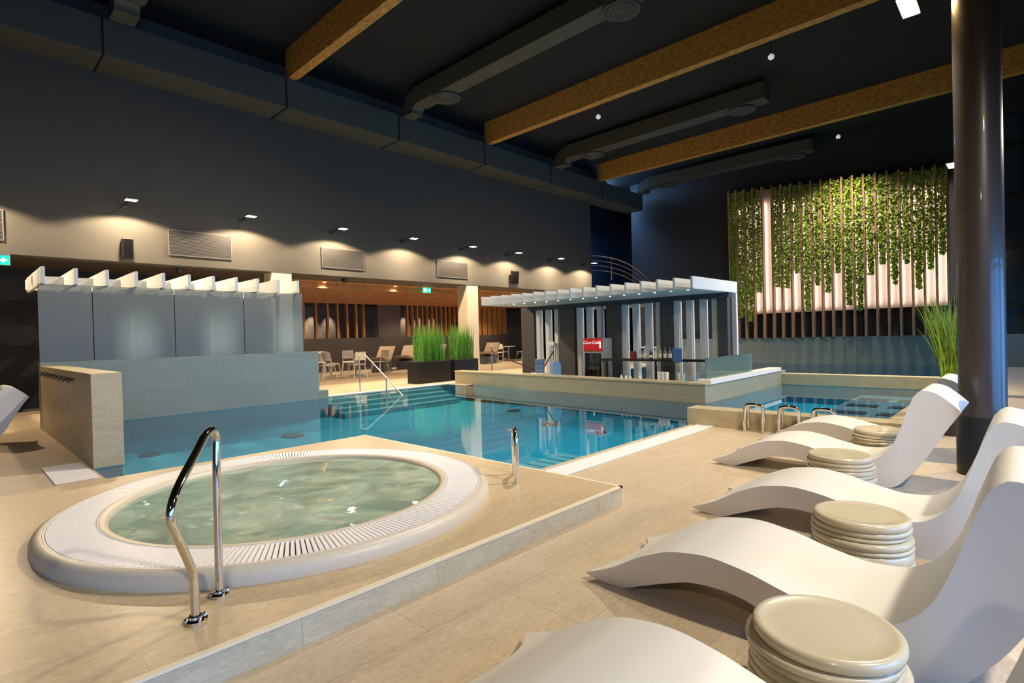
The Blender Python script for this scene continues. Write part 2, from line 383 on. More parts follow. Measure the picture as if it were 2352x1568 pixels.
# ================================================================== GRATINGS
def bar_grate(name, x0, x1, y0, y1, z, along, label, group=None):
    m = MB(); m.box(x0, x1, y0, y1, z-.03, z+.002, 1)
    w_ = .025
    if along == 'x':
        m.box(x0, x1, y0, y0+.02, z, z+.012); m.box(x0, x1, y1-.02, y1, z, z+.012)
        x = x0
        while x < x1-.02: m.box(x, x+w_, y0+.02, y1-.02, z, z+.012); x += .034
    else:
        m.box(x0, x0+.02, y0, y1, z, z+.012); m.box(x1-.02, x1, y0, y1, z, z+.012)
        y = y0
        while y < y1-.02: m.box(x0+.02, x1-.02, y, y+w_, z, z+.012); y += .034
    return m.build(name, [GRATE, CHANNEL], label=label, cat='grating', group=group)
bar_grate('overflow_grating', 4.4, 8.84, 3.83, 4.13, .002, 'x', 'white overflow grating along the near pool edge beside the loungers')
bar_grate('overflow_grating', 7.4, 13.0, 14.66, 14.94, .002, 'x', 'white overflow grating along the far pool edge before the planters')
bar_grate('drain_grating', .88, 1.30, 8.25, 9.55, .002, 'y', 'short white drain grating at the foot of the stone block wall')
# ================================================================== WHIRLPOOL TUB
tub = thing('whirlpool_tub', 'round whirlpool tub with white slotted grating ring on the raised platform', 'hot tub', (TC[0], TC[1], ZP))
m = MB()
prof = [(1.79, 0), (1.79, .05), (1.775, .085), (1.745, .105), (1.715, .108), (1.712, .085)]
m.lathe(prof, n=128); m.lathe([(1.40, .085), (1.398, .108), (1.37, .112), (1.345, .10), (1.33, .06), (1.32, -.1)], n=128)
m.f = [f for f in m.f if len(f) == 4]; m.m = m.m[:len(m.f)]
m.build('rim', RIMM, tub, smooth=True, angle=60)
m = MB(); m.lathe([(1.32, .06), (1.30, -.28), (1.22, -.33), (.86, -.34), (.80, -.38), (.76, -.85), (.0001, -.9)], n=96); m.f = [f for f in m.f if len(f) == 4]; m.m = m.m[:len(m.f)]
m.build('basin', BOWL, tub, smooth=True)
m = MB()
for ring in (1.402, 1.704):
    n = 128; vs = []; fs = []
    for k in range(n):
        a = 2*pi*k/n
        for r, z in ((ring-.008, .092), (ring-.008, .106), (ring+.008, .106), (ring+.008, .092)): vs.append((r*cos(a), r*sin(a), z))
    for k in range(n):
        j = (k+1) % n
        for q in range(4): fs.append((k*4+q, k*4+(q+1)%4, j*4+(q+1)%4, j*4+q))
    m.add(vs, fs)
NB = 300
for k in range(NB):
    a = 2*pi*k/NB; h = .0125
    c, s = cos(a), sin(a); P = []
    for z in (.088, .106):
        for r, d in ((1.405, -h*.86), (1.70, -h*1.04), (1.70, h*1.04), (1.405, h*.86)): P.append((r*c-d*s, r*s+d*c, z))
    m.add(P, [(4,5,6,7),(0,1,5,4),(1,2,6,5),(2,3,7,6),(3,0,4,7)])
m.lathe([(1.40, .078), (1.71, .078)], n=96, mi=1); 
m.m = [q for f, q in zip(m.f, m.m) if len(f) == 4]; m.f = [f for f in m.f if len(f) == 4]
m.build('grating_ring', [GRATE, CHANNEL], tub)
for k in range(10):
    a = 2*pi*k/10+.3; j = MB(); j.lathe([(.045, 0), (.045, .012), (.03, .016), (.018, .006), (.0001, .004)], n=16)
    o = j.build('jet', JET, tub, smooth=True); o.location = (1.27*cos(a), 1.27*sin(a), -.12); o.rotation_euler = (0, -pi/2, a)
for k in range(6):
    a = 2*pi*k/6+.6; j = MB(); j.lathe([(.05, 0), (.05, .012), (.03, .018), (.0001, .018)], n=16)
    o = j.build('jet', JET, tub, smooth=True); o.location = (1.05*cos(a), 1.05*sin(a), -.335)
m = MB(); nr, na = 26, 96; vs = [(0,0,0)]
for i in range(1, nr+1):
    for k in range(na):
        r = 1.335*i/nr; a = 2*pi*k/na; x, y = r*cos(a), r*sin(a)
        amp = .0015*math.exp(-((r-.5)/.6)**2)+.002
        vs.append((x, y, amp*(sin(9*x+4*y+2*sin(5*y))+sin(7*y-6*x+1.3*sin(8*x))) if i < nr else 0))
fs = [(0, 1+k, 1+(k+1)%na) for k in range(na)]
for i in range(nr-1):
    for k in range(na): fs.append((1+i*na+k, 1+(i+1)*na+k, 1+(i+1)*na+(k+1)%na, 1+i*na+(k+1)%na))
m.add(vs, fs); m.build('tub_water', TUBW, smooth=True, loc=(TC[0], TC[1], ZP+.072), kind='stuff', label='pale green bubbling water in the round whirlpool tub', cat='water')
# ================================================================== RAILS
def flange(root, p):
    f = MB(); f.lathe([(.056, 0), (.056, .012), (.034, .018), (.032, .03), (.0001, .03)], n=24)
    o = f.build('base_flange', CHROME, root, smooth=True, loc=p)
    for k in range(4):
        a = pi/4+k*pi/2; b = MB(); b.lathe([(.011, .012), (.011, .024), (.006, .03), (.0001, .03)], (.045*cos(a), .045*sin(a), 0), n=8)
        b.build('bolt', CHROME, o, smooth=True)
dx, dy = .187, .219; Lh = math.hypot(dx, dy); ux, uy = dx/Lh, dy/Lh
t = thing('hand_rail', 'tall bent polished steel grab rail in front of the whirlpool tub', 'handrail', (.873, 3.14, ZP), math.atan2(uy, ux))
path = [(0,0,0), (0,0,.24), (-.04,0,.31), (-.17,0,.52), (-.225,0,.61), (-.16,0,.72), (.10,0,.88), (.17,0,.935), (.27,0,.955), (.32,0,.90), (.30,0,.80), (.292,0,.5), (.288,0,0)]
m = MB(); m.tube(smooth_path(path, 3), .0215, 18); m.build('rail_tube', CHROME, t, smooth=True, angle=80)
flange(t, (0,0,0)); flange(t, (.288,0,0))
t = thing('hand_rail', 'short polished steel grab rail near the pool corner of the platform', 'handrail', (3.84, 3.64, ZP), math.atan2(.25, .235))
m = MB(); m.tube(smooth_path([(0,0,0), (0,0,.40), (.03,0,.475), (.17,0,.50), (.30,0,.47), (.33,0,.40), (.33,0,0)], 3), .026, 18); m.build('rail_tube', CHROME, t, smooth=True, angle=80)
for i, (y, lab) in enumerate(((3.13, 'leftmost'), (2.62, 'middle'), (2.16, 'rightmost'))):
    t = thing('grab_rail', lab+' of three low steel hoop rails against the low stone wall', 'handrail', (8.72, y, 0), 0, None)
    m = MB(); m.tube(smooth_path([(0,-.14,0), (0,-.14,.36), (.0,-.11,.43), (.0,.11,.43), (0,.14,.36), (0,.14,0)], 3), .027, 14)
    m.tube(smooth_path([(.10,-.12,.05), (.10,-.12,.36), (.05,-.10,.43), (.05,.10,.43), (.10,.12,.36), (.10,.12,.05)], 3), .018, 12)
    m.build('rail_tube', CHROME, t, smooth=True, angle=80)
t = thing('stair_rail', 'slim steel stair rail going down into the pool at the far edge', 'handrail', (8.9, 15.0, 0))
m = MB(); m.tube([(0,.0,0), (0,.0,1.1), (.03,-.02,1.13), (.12,-.15,1.13), (.13,-1.25,.48), (.13,-2.1,-.05)], .02, 10); m.build('top_rail', STEEL, t, smooth=True)
m = MB(); m.tube([(.13,-1.25,.48), (.13,-1.25,-.6)], .02, 10); m.build('post', STEEL, t, smooth=True)
# ================================================================== LOUNGERS
TOPP = [(0,.05),(.20,.135),(.42,.262),(.63,.342),(.83,.366),(1.01,.345),(1.25,.285),(1.45,.248),(1.60,.258),(1.71,.315),(1.80,.42),(1.87,.58),(1.94,.80),(2.0,.945),(2.06,.985),(2.15,.965),(2.25,.89),(2.34,.80)]
BOTP = [(0,.045),(.10,.012),(.22,0),(.38,.055),(.56,.125),(.72,.172),(.86,.182),(1.0,.165),(1.15,.10),(1.3,.02),(1.38,0),(1.6,0),(1.76,0),(1.84,.035),(1.92,.12),(2.02,.25),(2.18,.54),(2.34,.798)]
def pch(P, x):
    n = len(P)
    if x <= P[0][0]: return P[0][1]
    if x >= P[-1][0]: return P[-1][1]
    d = [(P[i+1][1]-P[i][1])/(P[i+1][0]-P[i][0]) for i in range(n-1)]
    def sl(i):
        if i == 0: return d[0]
        if i == n-1: return d[-1]
        return 0 if d[i-1]*d[i] <= 0 else 2*d[i-1]*d[i]/(d[i-1]+d[i])
    for i in range(n-1):
        if x <= P[i+1][0]:
            h = P[i+1][0]-P[i][0]; t = (x-P[i][0])/h; a, b = sl(i), sl(i+1)
            return P[i][1]*(2*t**3-3*t*t+1)+h*a*(t**3-2*t*t+t)+P[i+1][1]*(3*t*t-2*t**3)+h*b*(t**3-t*t)
LW = .77; NS, NT = 72, 14
vt = []; 
for j in range(NT+1):
    tt = j/NT; e = 1-abs(2*tt-1)**2
    ins = .17*e; hin = .05*e
    for i in range(NS+1):
        q = i/NS; q = q+.06*sin(2*pi*q)*0
        y = ins+(2.34-hin-ins)*q
        vt.append((tt*(LW+.09*min(1, max(0, y-1.2))), -y, pch(TOPP, y)))
nv = len(vt); vb = []
for j in range(NT+1):
    for i in range(NS+1):
        x, y, z = vt[j*(NS+1)+i]; zb = min(pch(BOTP, -y), z-.004); vb.append((x+.05*min(1, (z-zb)/.15)*(1-2*j/NT), y, zb))
fs = []; W_ = NS+1
for j in range(NT):
    for i in range(NS):
        a = j*W_+i; fs.append((a, a+1, a+W_+1, a+W_)); fs.append((nv+a, nv+a+W_, nv+a+W_+1, nv+a+1))
for i in range(NS):
    fs.append((i, nv+i, nv+i+1, i+1)); a = NT*W_+i; fs.append((a, a+1, nv+a+1, nv+a))
for j in range(NT):
    a = j*W_; fs.append((a, a+W_, nv+a+W_, nv+a)); a = j*W_+NS; fs.append((a, nv+a, nv+a+W_, a+W_))
m = MB(); m.add(vt+vb, fs)
def newlounger(label): 
    return m.build('sun_lounger', WHITE, smooth=True, angle=40, label=label, cat='sun lounger', group='white wave-shaped loungers')
LO = newlounger('white wave-shaped lounger cut off at the bottom edge, nearest the camera')
LO.location = (1.30, 1.92, 0)
lbl = ['second nearest white wave-shaped lounger, its foot by the platform step corner behind the largest stool',
       'third nearest white wave-shaped lounger, between the second largest stool and the column',
       'white wave-shaped lounger whose backrest shows its whole side left of the column',
       'farthest white wave-shaped lounger, beside the low stone wall and grab rails']
for (x, y), lb in zip(((2.86, 2.115), (4.55, 2.18), (6.38, 2.795), (7.92, 2.80)), lbl):
    c = LO.copy(); C.objects.link(c); c.location = (x, y, 0); c['label'] = lb
c = LO.copy(); C.objects.link(c); c.location = (-1.34, 12.1, 0); c.rotation_euler = (0, 0, pi/2); c['label'] = 'white wave-shaped lounger cut off by the left edge of the view'
# ================================================================== STOOLS
def stool(r, h, label, loc, seed):
    rnd = random.Random(seed); prof = []; off = []
    rings = [(.045, 1.0), (.03, 1.05), (.035, 1.035), (.03, .985), (.07, 1.0), (.03, .975), (.045, .985), (.03, .955), (.035, .965), (.05, .94)]
    z = 0
    for i, (hh, rr) in enumerate(rings):
        hh *= h/.40; ox, oy = rnd.uniform(-.010, .010), rnd.uniform(-.010, .010); R = r*rr
        for a, dr in ((.0, -.013), (.10, -.004), (.28, .002), (.6, .003), (.85, -.001), (.97, -.008)):
            prof.append((R+dr, z+hh*a)); off.append((ox, oy))
        z += hh
    prof += [(r*.94-.012, h), (r*.94-.022, h+.003), (r*.94-.032, h-.001), (r*.6, h-.004), (.001, h-.006)]; off += [(ox, oy)]*5
    q = MB(); q.lathe(prof, n=56, off=off)
    q.build('stacked_disc_stool', STOOL, smooth=True, angle=50, loc=loc, label=label, cat='stool', group='beige stools between the loungers')
stool(.288, .40, 'largest beige ribbed stool at the bottom right, nearest the camera', (2.43, .62, 0), 1)
stool(.285, .40, 'second nearest beige ribbed stool, in front of the third nearest lounger', (4.08, .81, 0), 2)
stool(.285, .40, 'beige ribbed stool beside the backrest shown whole, left of the column', (5.88, 1.32, 0), 3)
stool(.285, .40, 'farthest beige ribbed stool, half hidden behind a white backrest', (7.56, 1.28, 0), 4)
# ================================================================== COLUMN
t = thing('steel_column', 'dark round steel column rising at the right beside the loungers', 'column', (7.60, .37, 0))
m = MB(); m.lathe([(.20, .0), (.20, 9.95)], n=48); m.build('shaft', DSTEEL, t, smooth=True)
m = MB(); m.lathe([(.222, 0), (.222, .62), (.202, .62)], n=48); m.build('base_sleeve', BLACKM, t, smooth=True)
t = thing('steel_column', 'second dark round steel column hidden far behind the first at the right', 'column', (16.05, .62, 0))
m = MB(); m.lathe([(.20, .0), (.20, 9.95)], n=48); m.build('shaft', DSTEEL, t, smooth=True)
# ================================================================== BEAMS
for i, x in enumerate((7.15, 15.0, 22.65)):
    m = MB(); m.box(x-.13, x+.13, YMIN, 15.35, 9.12, 9.95)
    m.build('ceiling_beam', WOOD, label=['nearest', 'middle', 'farthest'][i]+' of the long timber beams crossing the dark ceiling', cat='beam')
# ================================================================== DUCTS
t = thing('air_duct', 'huge grey rectangular air duct running along the top of the long wall', 'air duct', (0, 0, 0))
xx = [-6, 2.72, 6.95, 10.75, 14.7, 18.7, 22.7, 26.6]
for a, b in zip(xx, xx[1:]):
    m = MB(); m.box(a+.012, b-.012, 15.2, 16.28, 8.25, 9.1); m.build('duct_section', DUCT, t, bevel=.01)
for x in xx[1:-1]:
    m = MB(); m.box(x-.02, x+.02, 15.18, 16.29, 8.235, 9.11); m.build('flange', BLACKM, t)
def diffuser():
    d = MB()
    d.lathe([(.34, .10), (.34, .03), (.36, .0), (.33, -.02), (.30, .0), (.27, .03), (.26, -.005), (.22, -.02), (.19, .02), (.17, -.01), (.13, -.02), (.10, .015), (.07, -.01), (.001, -.012)], n=40)
    return d
def branch(x, y0, y1, zb, w_, h, label, diffs, elbow=True):
    t = thing('branch_duct', label, 'air duct', (x, 0, zb))
    m = MB(); m.box(-w_/2, w_/2, y0, y1, 0, h); m.build('duct_box', DUCT, t, bevel=.01)
    if elbow:
        e = MB(); n = 8; vs = []; fs = []
        # curved elbow bending down and back to the main duct
        for i in range(n+1):
            a = pi/2*i/n; R0, R1 = .15, .15+h
            cy, cz = y1, -.15
            for R in (R0, R1):
                for s_ in (-w_/2*.8, w_/2*.8): vs.append((s_, cy+R*sin(a), cz+R*cos(a)))
        for i in range(n):
            a = i*4; fs += [(a, a+1, a+5, a+4), (a+2, a+6, a+7, a+3), (a, a+4, a+6, a+2), (a+1, a+3, a+7, a+5)]
        e.add(vs, fs); e.box(-w_/2*.8, w_/2*.8, y1+.15, y1+.15+h, -.2, -.12); e.build('duct_elbow', DUCT, t, smooth=True)
    for y in diffs:
        o = diffuser().build('round_diffuser', DUCT, t, smooth=True, angle=60, loc=(.16, y, -.05))
        o.scale = (1.25, 1.25, 1)
branch(11.05, 4.5, 14.4, 9.2, .55, .55, 'near grey ceiling duct with two round diffusers', (6.85, 13.25))
branch(19.1, 6.2, 14.4, 9.2, .6, .55, 'middle grey ceiling duct with two round diffusers between the timber beams', (7.1, 13.3))
branch(26.0, 6.6, 14.4, 9.2, .6, .5, 'far grey ceiling duct with two round diffusers above the ivy wall', (7.4, 13.4))
branch(3.05, 6.0, 14.3, 9.2, .6, .55, 'grey duct elbow at the top left corner above the main duct', ())
for i, (x, y) in enumerate(((16.4, 5.2), (16.3, 11.0), (25.2, 5.5), (8.0, 5.2))):  # the last spot is added out of view to brighten the pool
    t = thing('ceiling_spot', ['small white ceiling spot right of centre under the black ceiling', 'small white ceiling spot just beyond the middle timber beam end', 'small white ceiling spot above the ivy wall', 'added white ceiling spot above the near pool corner, out of view'][i], 'lamp', (x, y, 9.3))
    m = MB(); m.lathe([(.001, -.08), (.05, -.07), (.085, -.02), (.08, .03), (.04, .07), (.02, .09)], n=20); m.build('lamp_head', mat('spot_white', (200, 200, 200), .4, emit=(255, 255, 255), estr=.25), t, smooth=True)
    m = MB(); m.tube([(0,0,.08), (0,0,.65)], .012, 8); m.build('stem', BLACKM, t)
    light('spot_beam', 'SPOT', (0, 0, -.1), (900, 900, 900, 2200)[i], NEUT, target=((0, 0, -5), (0, 0, -5), (0, 0, -5), (-3, 5, -9))[i], parent=t, spot_size=rad(110), spot_blend=.9, shadow_soft_size=.1)
# ================================================================== WALL SPOTLIGHTS (left wall)
LENSW = mat('lamp_glow', (255, 240, 215), .4, emit=(255, 236, 205), estr=22)
LX = [.30, 3.24, 6.01, 8.79, 11.5, 14.3, 16.9, 19.76, 22.38]
nm = ['first', 'second', 'third', 'fourth', 'fifth', 'sixth', 'seventh', 'eighth', 'last']
for i, x in enumerate(LX):
    t = thing('wall_spotlight', 'black arm spotlight shining down the long wall, %s from the left' % nm[i], 'lamp', (x, 16.3, 5.10))
    m = MB(); m.box(-.05, .05, -.03, 0, -.06, .06); m.box(-.02, .02, -.65, -.03, -.0, .02); m.build('bracket', BLACKM, t)
    m = MB(); m.box(-.13, .13, -.85, -.64, -.005, .03); m.build('housing', BLACKM, t, bevel=.005)
    m = MB(); m.box(-.115, .115, -.84, -.65, -.012, -.006); m.build('lens', LENSW, t)
    light('spot_beam', 'SPOT', (0, -.745, -.03), 560, (1, .76, .50), parent=t, spot_size=rad(149), spot_blend=.22, shadow_soft_size=.07).rotation_euler = (0, 0, 0)
# ================================================================== PANELS, SPEAKERS, SIGNS on the long wall
PW = mat('perforated_panel', (58, 55, 50), .6)
for i, (x0, x1, z0, z1) in enumerate(((-.55, 1.02, 3.98, 4.66), (4.17, 5.73, 3.95, 4.63), (8.42, 9.95, 3.94, 4.59), (13.09, 14.64, 3.93, 4.56))):
    t = thing('ventilation_grille', 'rectangular grey ventilation grille on the long wall, %s' % ['cut by the left edge of the view', 'above the frosted glass screen', 'left of the exit sign', 'above the two grass planters'][i], 'grille', ((x0+x1)/2, 16.3, (z0+z1)/2))
    w2, h2 = (x1-x0)/2, (z1-z0)/2
    m = MB(); m.box(-w2, w2, -.04, 0, h2-.02, h2); m.box(-w2, w2, -.04, 0, -h2, -h2+.02); m.box(-w2, -w2+.02, -.04, 0, -h2+.02, h2-.02); m.box(w2-.02, w2, -.04, 0, -h2+.02, h2-.02); m.build('frame', GREYP, t)
    m = MB(); m.box(-w2+.02, w2-.02, -.008, -.002, -h2+.02, h2-.02)
    z = -h2+.03
    while z < h2-.04: m.box(-w2+.02, w2-.02, -.03, -.008, z, z+.018); z += .032
    m.build('louvres', PW, t)
def speaker(loc, ry, rz, label, w_=.23, h=.48):
    t = thing('loudspeaker', label, 'loudspeaker', loc, rz)
    m = MB(); m.box(-w_/2, w_/2, -.24, -.04, -h/2, h/2); o = m.build('cabinet', BLACKM, t, bevel=.01)
    m = MB(); m.box(-w_/2+.015, w_/2-.015, -.248, -.24, -h/2+.015, h/2-.015); m.build('speaker_grille', mat('speaker_cloth', (6, 6, 7), .95, spec=.1), t)
    m = MB(); m.box(-.03, .03, -.05, 0, -.04, .04); m.build('bracket', BLACKM, t)
    t.rotation_euler = (ry, 0, rz)
speaker((3.25, 16.3, 4.01), 0, 0, 'black loudspeaker on the long wall left of the grille above the screen')
speaker((17.2, 16.2, 4.15), rad(12), rad(-20), 'tilted black loudspeaker hanging above the far end of the white pergola', .32, .56)
GREEN = mat('exit_green', (0, 140, 95), .4, emit=(10, 190, 130), estr=1.6); SIGNW = mat('sign_white', (240, 250, 245), .4, emit=(230, 255, 245), estr=2.2)
t = thing('exit_sign', 'green illuminated exit sign with white arrow at the left edge', 'exit sign', (.86, 15.0, 3.40), rad(-8))
m = MB(); m.box(-.20, .16, .0, .03, -.10, .10); m.box(-.20, .16, .0, .03, .10, .13); m.build('sign_box', mat('sign_case', (170, 180, 178), .5), t)
m = MB(); m.box(-.19, .15, -.006, 0, -.09, .09); m.build('sign_face', GREEN, t)
m = MB(); m.box(-.02, .09, -.012, -.007, -.014, .014); m.add([(.05,-.012,.05),(.12,-.012,0),(.05,-.012,-.05),(.035,-.012,-.035),(.08,-.012,0),(.035,-.012,.035),
   (.05,-.007,.05),(.12,-.007,0),(.05,-.007,-.05),(.035,-.007,-.035),(.08,-.007,0),(.035,-.007,.035)], [(0,5,4,1),(1,4,3,2),(6,7,10,11),(7,8,9,10),(0,1,7,6),(1,2,8,7),(2,3,9,8),(3,4,10,9),(4,5,11,10),(5,0,6,11)]); m.build('arrow', SIGNW, t)
m = MB(); m.tube([(0,.015,.13), (0,.015,6.5)], .008, 6); m.build('suspension_rod', BLACKM, t)
t = thing('exit_sign', 'small green and white exit sign hanging before the timber slat ceiling', 'exit sign', (13.9, 18.0, 3.58), 0)
m = MB(); m.box(-.2, .2, 0, .03, -.1, .1); m.build('sign_box', GREEN, t)
m = MB(); m.box(-.16, -.04, -.006, 0, -.07, .07); m.build('doorway_pictogram', SIGNW, t); m = MB(); m.box(.04, .16, -.006, 0, -.015, .015); m.box(.12, .15, -.006, 0, -.05, .05); m.build('arrow', SIGNW, t)
m = MB(); m.box(-.01, .01, .01, .02, .1, .14); m.build('suspension_rod', BLACKM, t)
# ================================================================== HOOKS
t = thing('hook_rail', 'dark rail of small hooks near the top of the free-standing stone wall', 'hook rail', (1.34, 11.9, 1.13))
m = MB(); m.box(-.012, 0, -1.7, 1.9, -.02, .02); m.build('backing_bar', BLACKM, t)
for k in range(8):
    y = -1.5+k*.45; m = MB(); m.tube([(-.01,y,0), (-.07,y,-.01), (-.09,y,.03)], .009, 8); m.tube([(-.01,y,-.01), (-.05,y,-.05), (-.06,y,-.03)], .008, 8); m.build('hook', BLACKM, t, smooth=True)
hn = ['leftmost', 'second', 'third', 'fourth', 'fifth', 'rightmost']
for k, y in enumerate((10.2, 8.95, 7.7, 6.45, 5.2, 3.95)):
    m = MB(); m.box(-.02, 0, -.04, .04, -.04, .04); m.tube([(-.01,0,0), (-.12,0,.0), (-.14,0,.05)], .02, 8); m.tube([(-.05,0,0), (-.1,.05,-.04)], .018, 8)
    m.build('robe_hook', STEEL, smooth=True, loc=(26.9, y, 1.05), label='%s of six robe hooks on the grey wall below the ivy' % hn[k], cat='hook', group='robe hooks below the ivy')
# ================================================================== FROSTED SCREEN AND ITS CANOPY
px = [1.34, 2.215, 3.72, 5.24, 6.76]
for i in range(4):
    m = MB(); m.box(px[i]+.008, px[i+1]-.008, 14.20, 14.225, 1.32, 2.88, 1); m.m[2] = 0
    m.build('frosted_glass_panel', [FROST, GLASSC], label='%s frosted glass panel standing on the grey stone wall' % ['narrow leftmost', 'second', 'third', 'rightmost'][i], cat='glass panel', group='frosted glass panels')
t = thing('slatted_canopy', 'white finned canopy above the frosted glass screen', 'pergola', (1.42, 14.0, 2.88))
for k in range(11):
    m = MB(); m.box(-.03, .03, 0, 2.6, 0, .33); m.build('fin', FINW, t, loc=(k*.514, 0, 0), bevel=.004)
m = MB(); m.box(-.06, 5.4, 1.35, 1.43, .08, .27); m.build('cross_beam', FINW, t); m = MB(); m.box(-.06, 5.4, 2.45, 2.53, .05, .28); m.build('cross_beam', FINW, t)
# ================================================================== POOL BAR PERGOLA
t = thing('bar_pergola', 'long white finned pergola over the sunken pool bar', 'pergola', (11.9, 5.6, 2.6))
for k in range(17):
    m = MB(); m.box(0, 2.62, -.03, .03, 0, .27); m.build('fin', FINW, t, loc=(0, k*.4375, 0), bevel=.004)
m = MB(); m.box(.05, 2.6, -.02, 7.02, -.015, 0); m.build('soffit_board', FINW, t)
m = MB(); m.box(2.12, 2.26, -.0, 7.0, -.14, -.016); m.build('dark_lintel', DARKB, t)
m = MB(); m.box(2.52, 2.62, -.03, .09, -2.1, -.016); m.build('end_post', FINW, t)
LED = mat('led_dot', (255, 250, 235), .4, emit=(255, 245, 225), estr=14)
for k in range(14):
    m = MB(); m.lathe([(.02, 0), (.02, -.008), (.001, -.008)], n=10); m.build('led_spot', LED, t, loc=(.35, .25+k*.4375, -.015))
for y0, y1 in ((13.02, 12.43), (11.29, 10.70), (9.46, 8.96), (7.64, 7.28), (5.98, 5.71)):
    m = MB(); m.box(14.18, 14.5, y1, y0, -.75, 2.58); m.build('dark_post', mat('bar_post_dark', (66, 66, 66), .55), label='wide dark bar post, '+{13.02: 'farthest, by the rope barrier', 11.29: 'left of the red fridge', 9.46: 'right of the red fridge', 7.64: 'right of the shelf bottles', 5.98: 'nearest, at the glass panel end'}[y0], cat='post', group='dark posts of the pool bar')
sl = [12.32, 11.90, 11.50, 10.57, 10.18, 9.78, 8.88, 8.50, 8.08, 7.73, 7.18, 6.81, 6.42, 6.08]
ORD = 'first second third fourth fifth sixth seventh eighth ninth tenth eleventh twelfth thirteenth fourteenth fifteenth sixteenth seventeenth eighteenth nineteenth twentieth twenty-first twenty-second twenty-third twenty-fourth twenty-fifth twenty-sixth twenty-seventh twenty-eighth'.split()
on = 'first second third fourth fifth sixth seventh eighth ninth tenth eleventh twelfth thirteenth fourteenth'.split()
for k, y in enumerate(sl):
    m = MB(); m.box(14.25, 14.45, y-.075, y+.075, -.75, 2.46)
    m.build('white_slat', FINW, label='vertical white bar slat, %s counted from the far left end' % on[k], cat='slat', group='white slats of the pool bar')
for k, y in enumerate((6.2, 6.6, 7.0)):
    o = light('bar_downlight', 'SPOT', (13.1, 6.0+k*2.9, 2.56), 30, NEUT, target=(13.1, 6.0+k*2.9, 0), spot_size=rad(110), spot_blend=.8, shadow_soft_size=.1)
# green glass guard
m = MB(); m.box(11.95, 14.8, 5.33, 5.345, .5, .98); m.build('glass_guard', GLASSG, label='green glass guard panel on the white ledge at the bar end', cat='glass panel')
# bar furniture
m = MB(); m.box(12.6, 13.2, 5.7, 9.0, -.05, 0); m.box(12.65, 13.15, 5.75, 8.95, -.75, -.05); m.build('bar_counter', mat('counter_dark', (60, 56, 50), .4), label='dark bar counter behind the stone ledge', cat='counter')
m = MB(); m.box(13.5, 13.8, 5.95, 9.2, .80, .86)
for y in (6.0, 7.5, 9.1): m.box(13.62, 13.68, y, y+.04, -.75, .8)
m.build('bottle_shelf', BLACKM, label='long black bar shelf carrying the row of bottles', cat='shelf')
def bottle(h, r, col, cap, name='bottle'):
    k = h/.34; q = MB()
    q.lathe([(r*.9, 0), (r, .01*k), (r, .19*k), (r*.8, .22*k), (r*.34, .26*k), (r*.3, .33*k), (r*.36, .335*k), (r*.34, .34*k), (.001, .34*k)], n=18)
    return q
BC = [('amber_glass', (120, 40, 30)), ('pale_bottle', (200, 205, 200)), ('clear_bottle', (170, 180, 176)), ('dark_bottle', (40, 52, 40)), ('olive_bottle', (150, 150, 110)), ('smoky_bottle', (120, 110, 104))]
LBLW = mat('bottle_label', (225, 220, 200), .6)
def put_bottle(x, y, z, h, r, ci, label, group=None, lab=True):
    t = thing('bottle', label, 'bottle', (x, y, z), 0, group)
    bottle(h, r, 0, 0).build('glass_body', mat(BC[ci][0], BC[ci][1], .12), t, smooth=True)
    if lab:
        q = MB(); q.lathe([(r+.002, h*.12), (r+.002, h*.45)], n=18); q.f = q.f[:18]; q.m = q.m[:18]; q.build('paper_label', LBLW, t, smooth=True)
bl = ['clear bottle second from the left on the black shelf', 'tallest bottle on the black shelf', 'short dark-topped bottle on the black shelf', 'pale bottle in the middle right of the black shelf', 'slim olive bottle on the black shelf', 'smoky bottle next to last on the black shelf', 'rightmost bottle on the black shelf beside the dark post']
for k, (y, h, ci) in enumerate(((7.98, .33, 2), (7.83, .38, 2), (7.65, .26, 3), (7.50, .33, 1), (7.37, .35, 4), (7.22, .34, 5), (7.08, .33, 5))):
    put_bottle(13.64, y, .86, h, .05, ci, bl[k], 'bottles on the bar shelf')
m = MB(); m.box(-.06, .06, -.07, .07, 0, .2); m.box(-.05, .05, -.06, .06, .2, .215); m.build('red_tin', mat('red_tin', (120, 26, 20), .4), loc=(13.62, 8.2, .86), label='dark red tin at the left end of the shelf bottles', cat='tin')
# glassware and bottles on the stone ledge
def put(q, name, m_, loc, label, cat, **k): return q.build(name, m_, loc=loc, smooth=True, label=label, cat=cat, **k)
for k, y in enumerate((6.52, 6.42, 6.32)):
    q = MB(); q.lathe([(.04, 0), (.05, .20), (.046, .2), (.037, .01)], n=20); put(q, 'plastic_cup_stack', WHITE, (12.0, y, .44), 'white cup stack on the bar ledge, %s of three' % ['leftmost', 'middle', 'rightmost'][k], 'cups')
q = MB(); q.lathe([(.035, 0), (.035, .36), (.02, .38), (.001, .38)], n=16); put(q, 'paper_roll', WHITE, (12.5, 6.55, .44-.44), 'tall white roll behind the cup stacks on the counter', 'roll')
q = MB(); q.lathe([(.055, 0), (.075, .1), (.055, .22), (.025, .30), (.045, .34), (.03, .40), (.001, .41)], n=20); put(q, 'cocktail_shaker', BLACKM, (12.35, 6.02, 0.4-.4), 'black cocktail shaker standing on the bar counter', 'shaker')
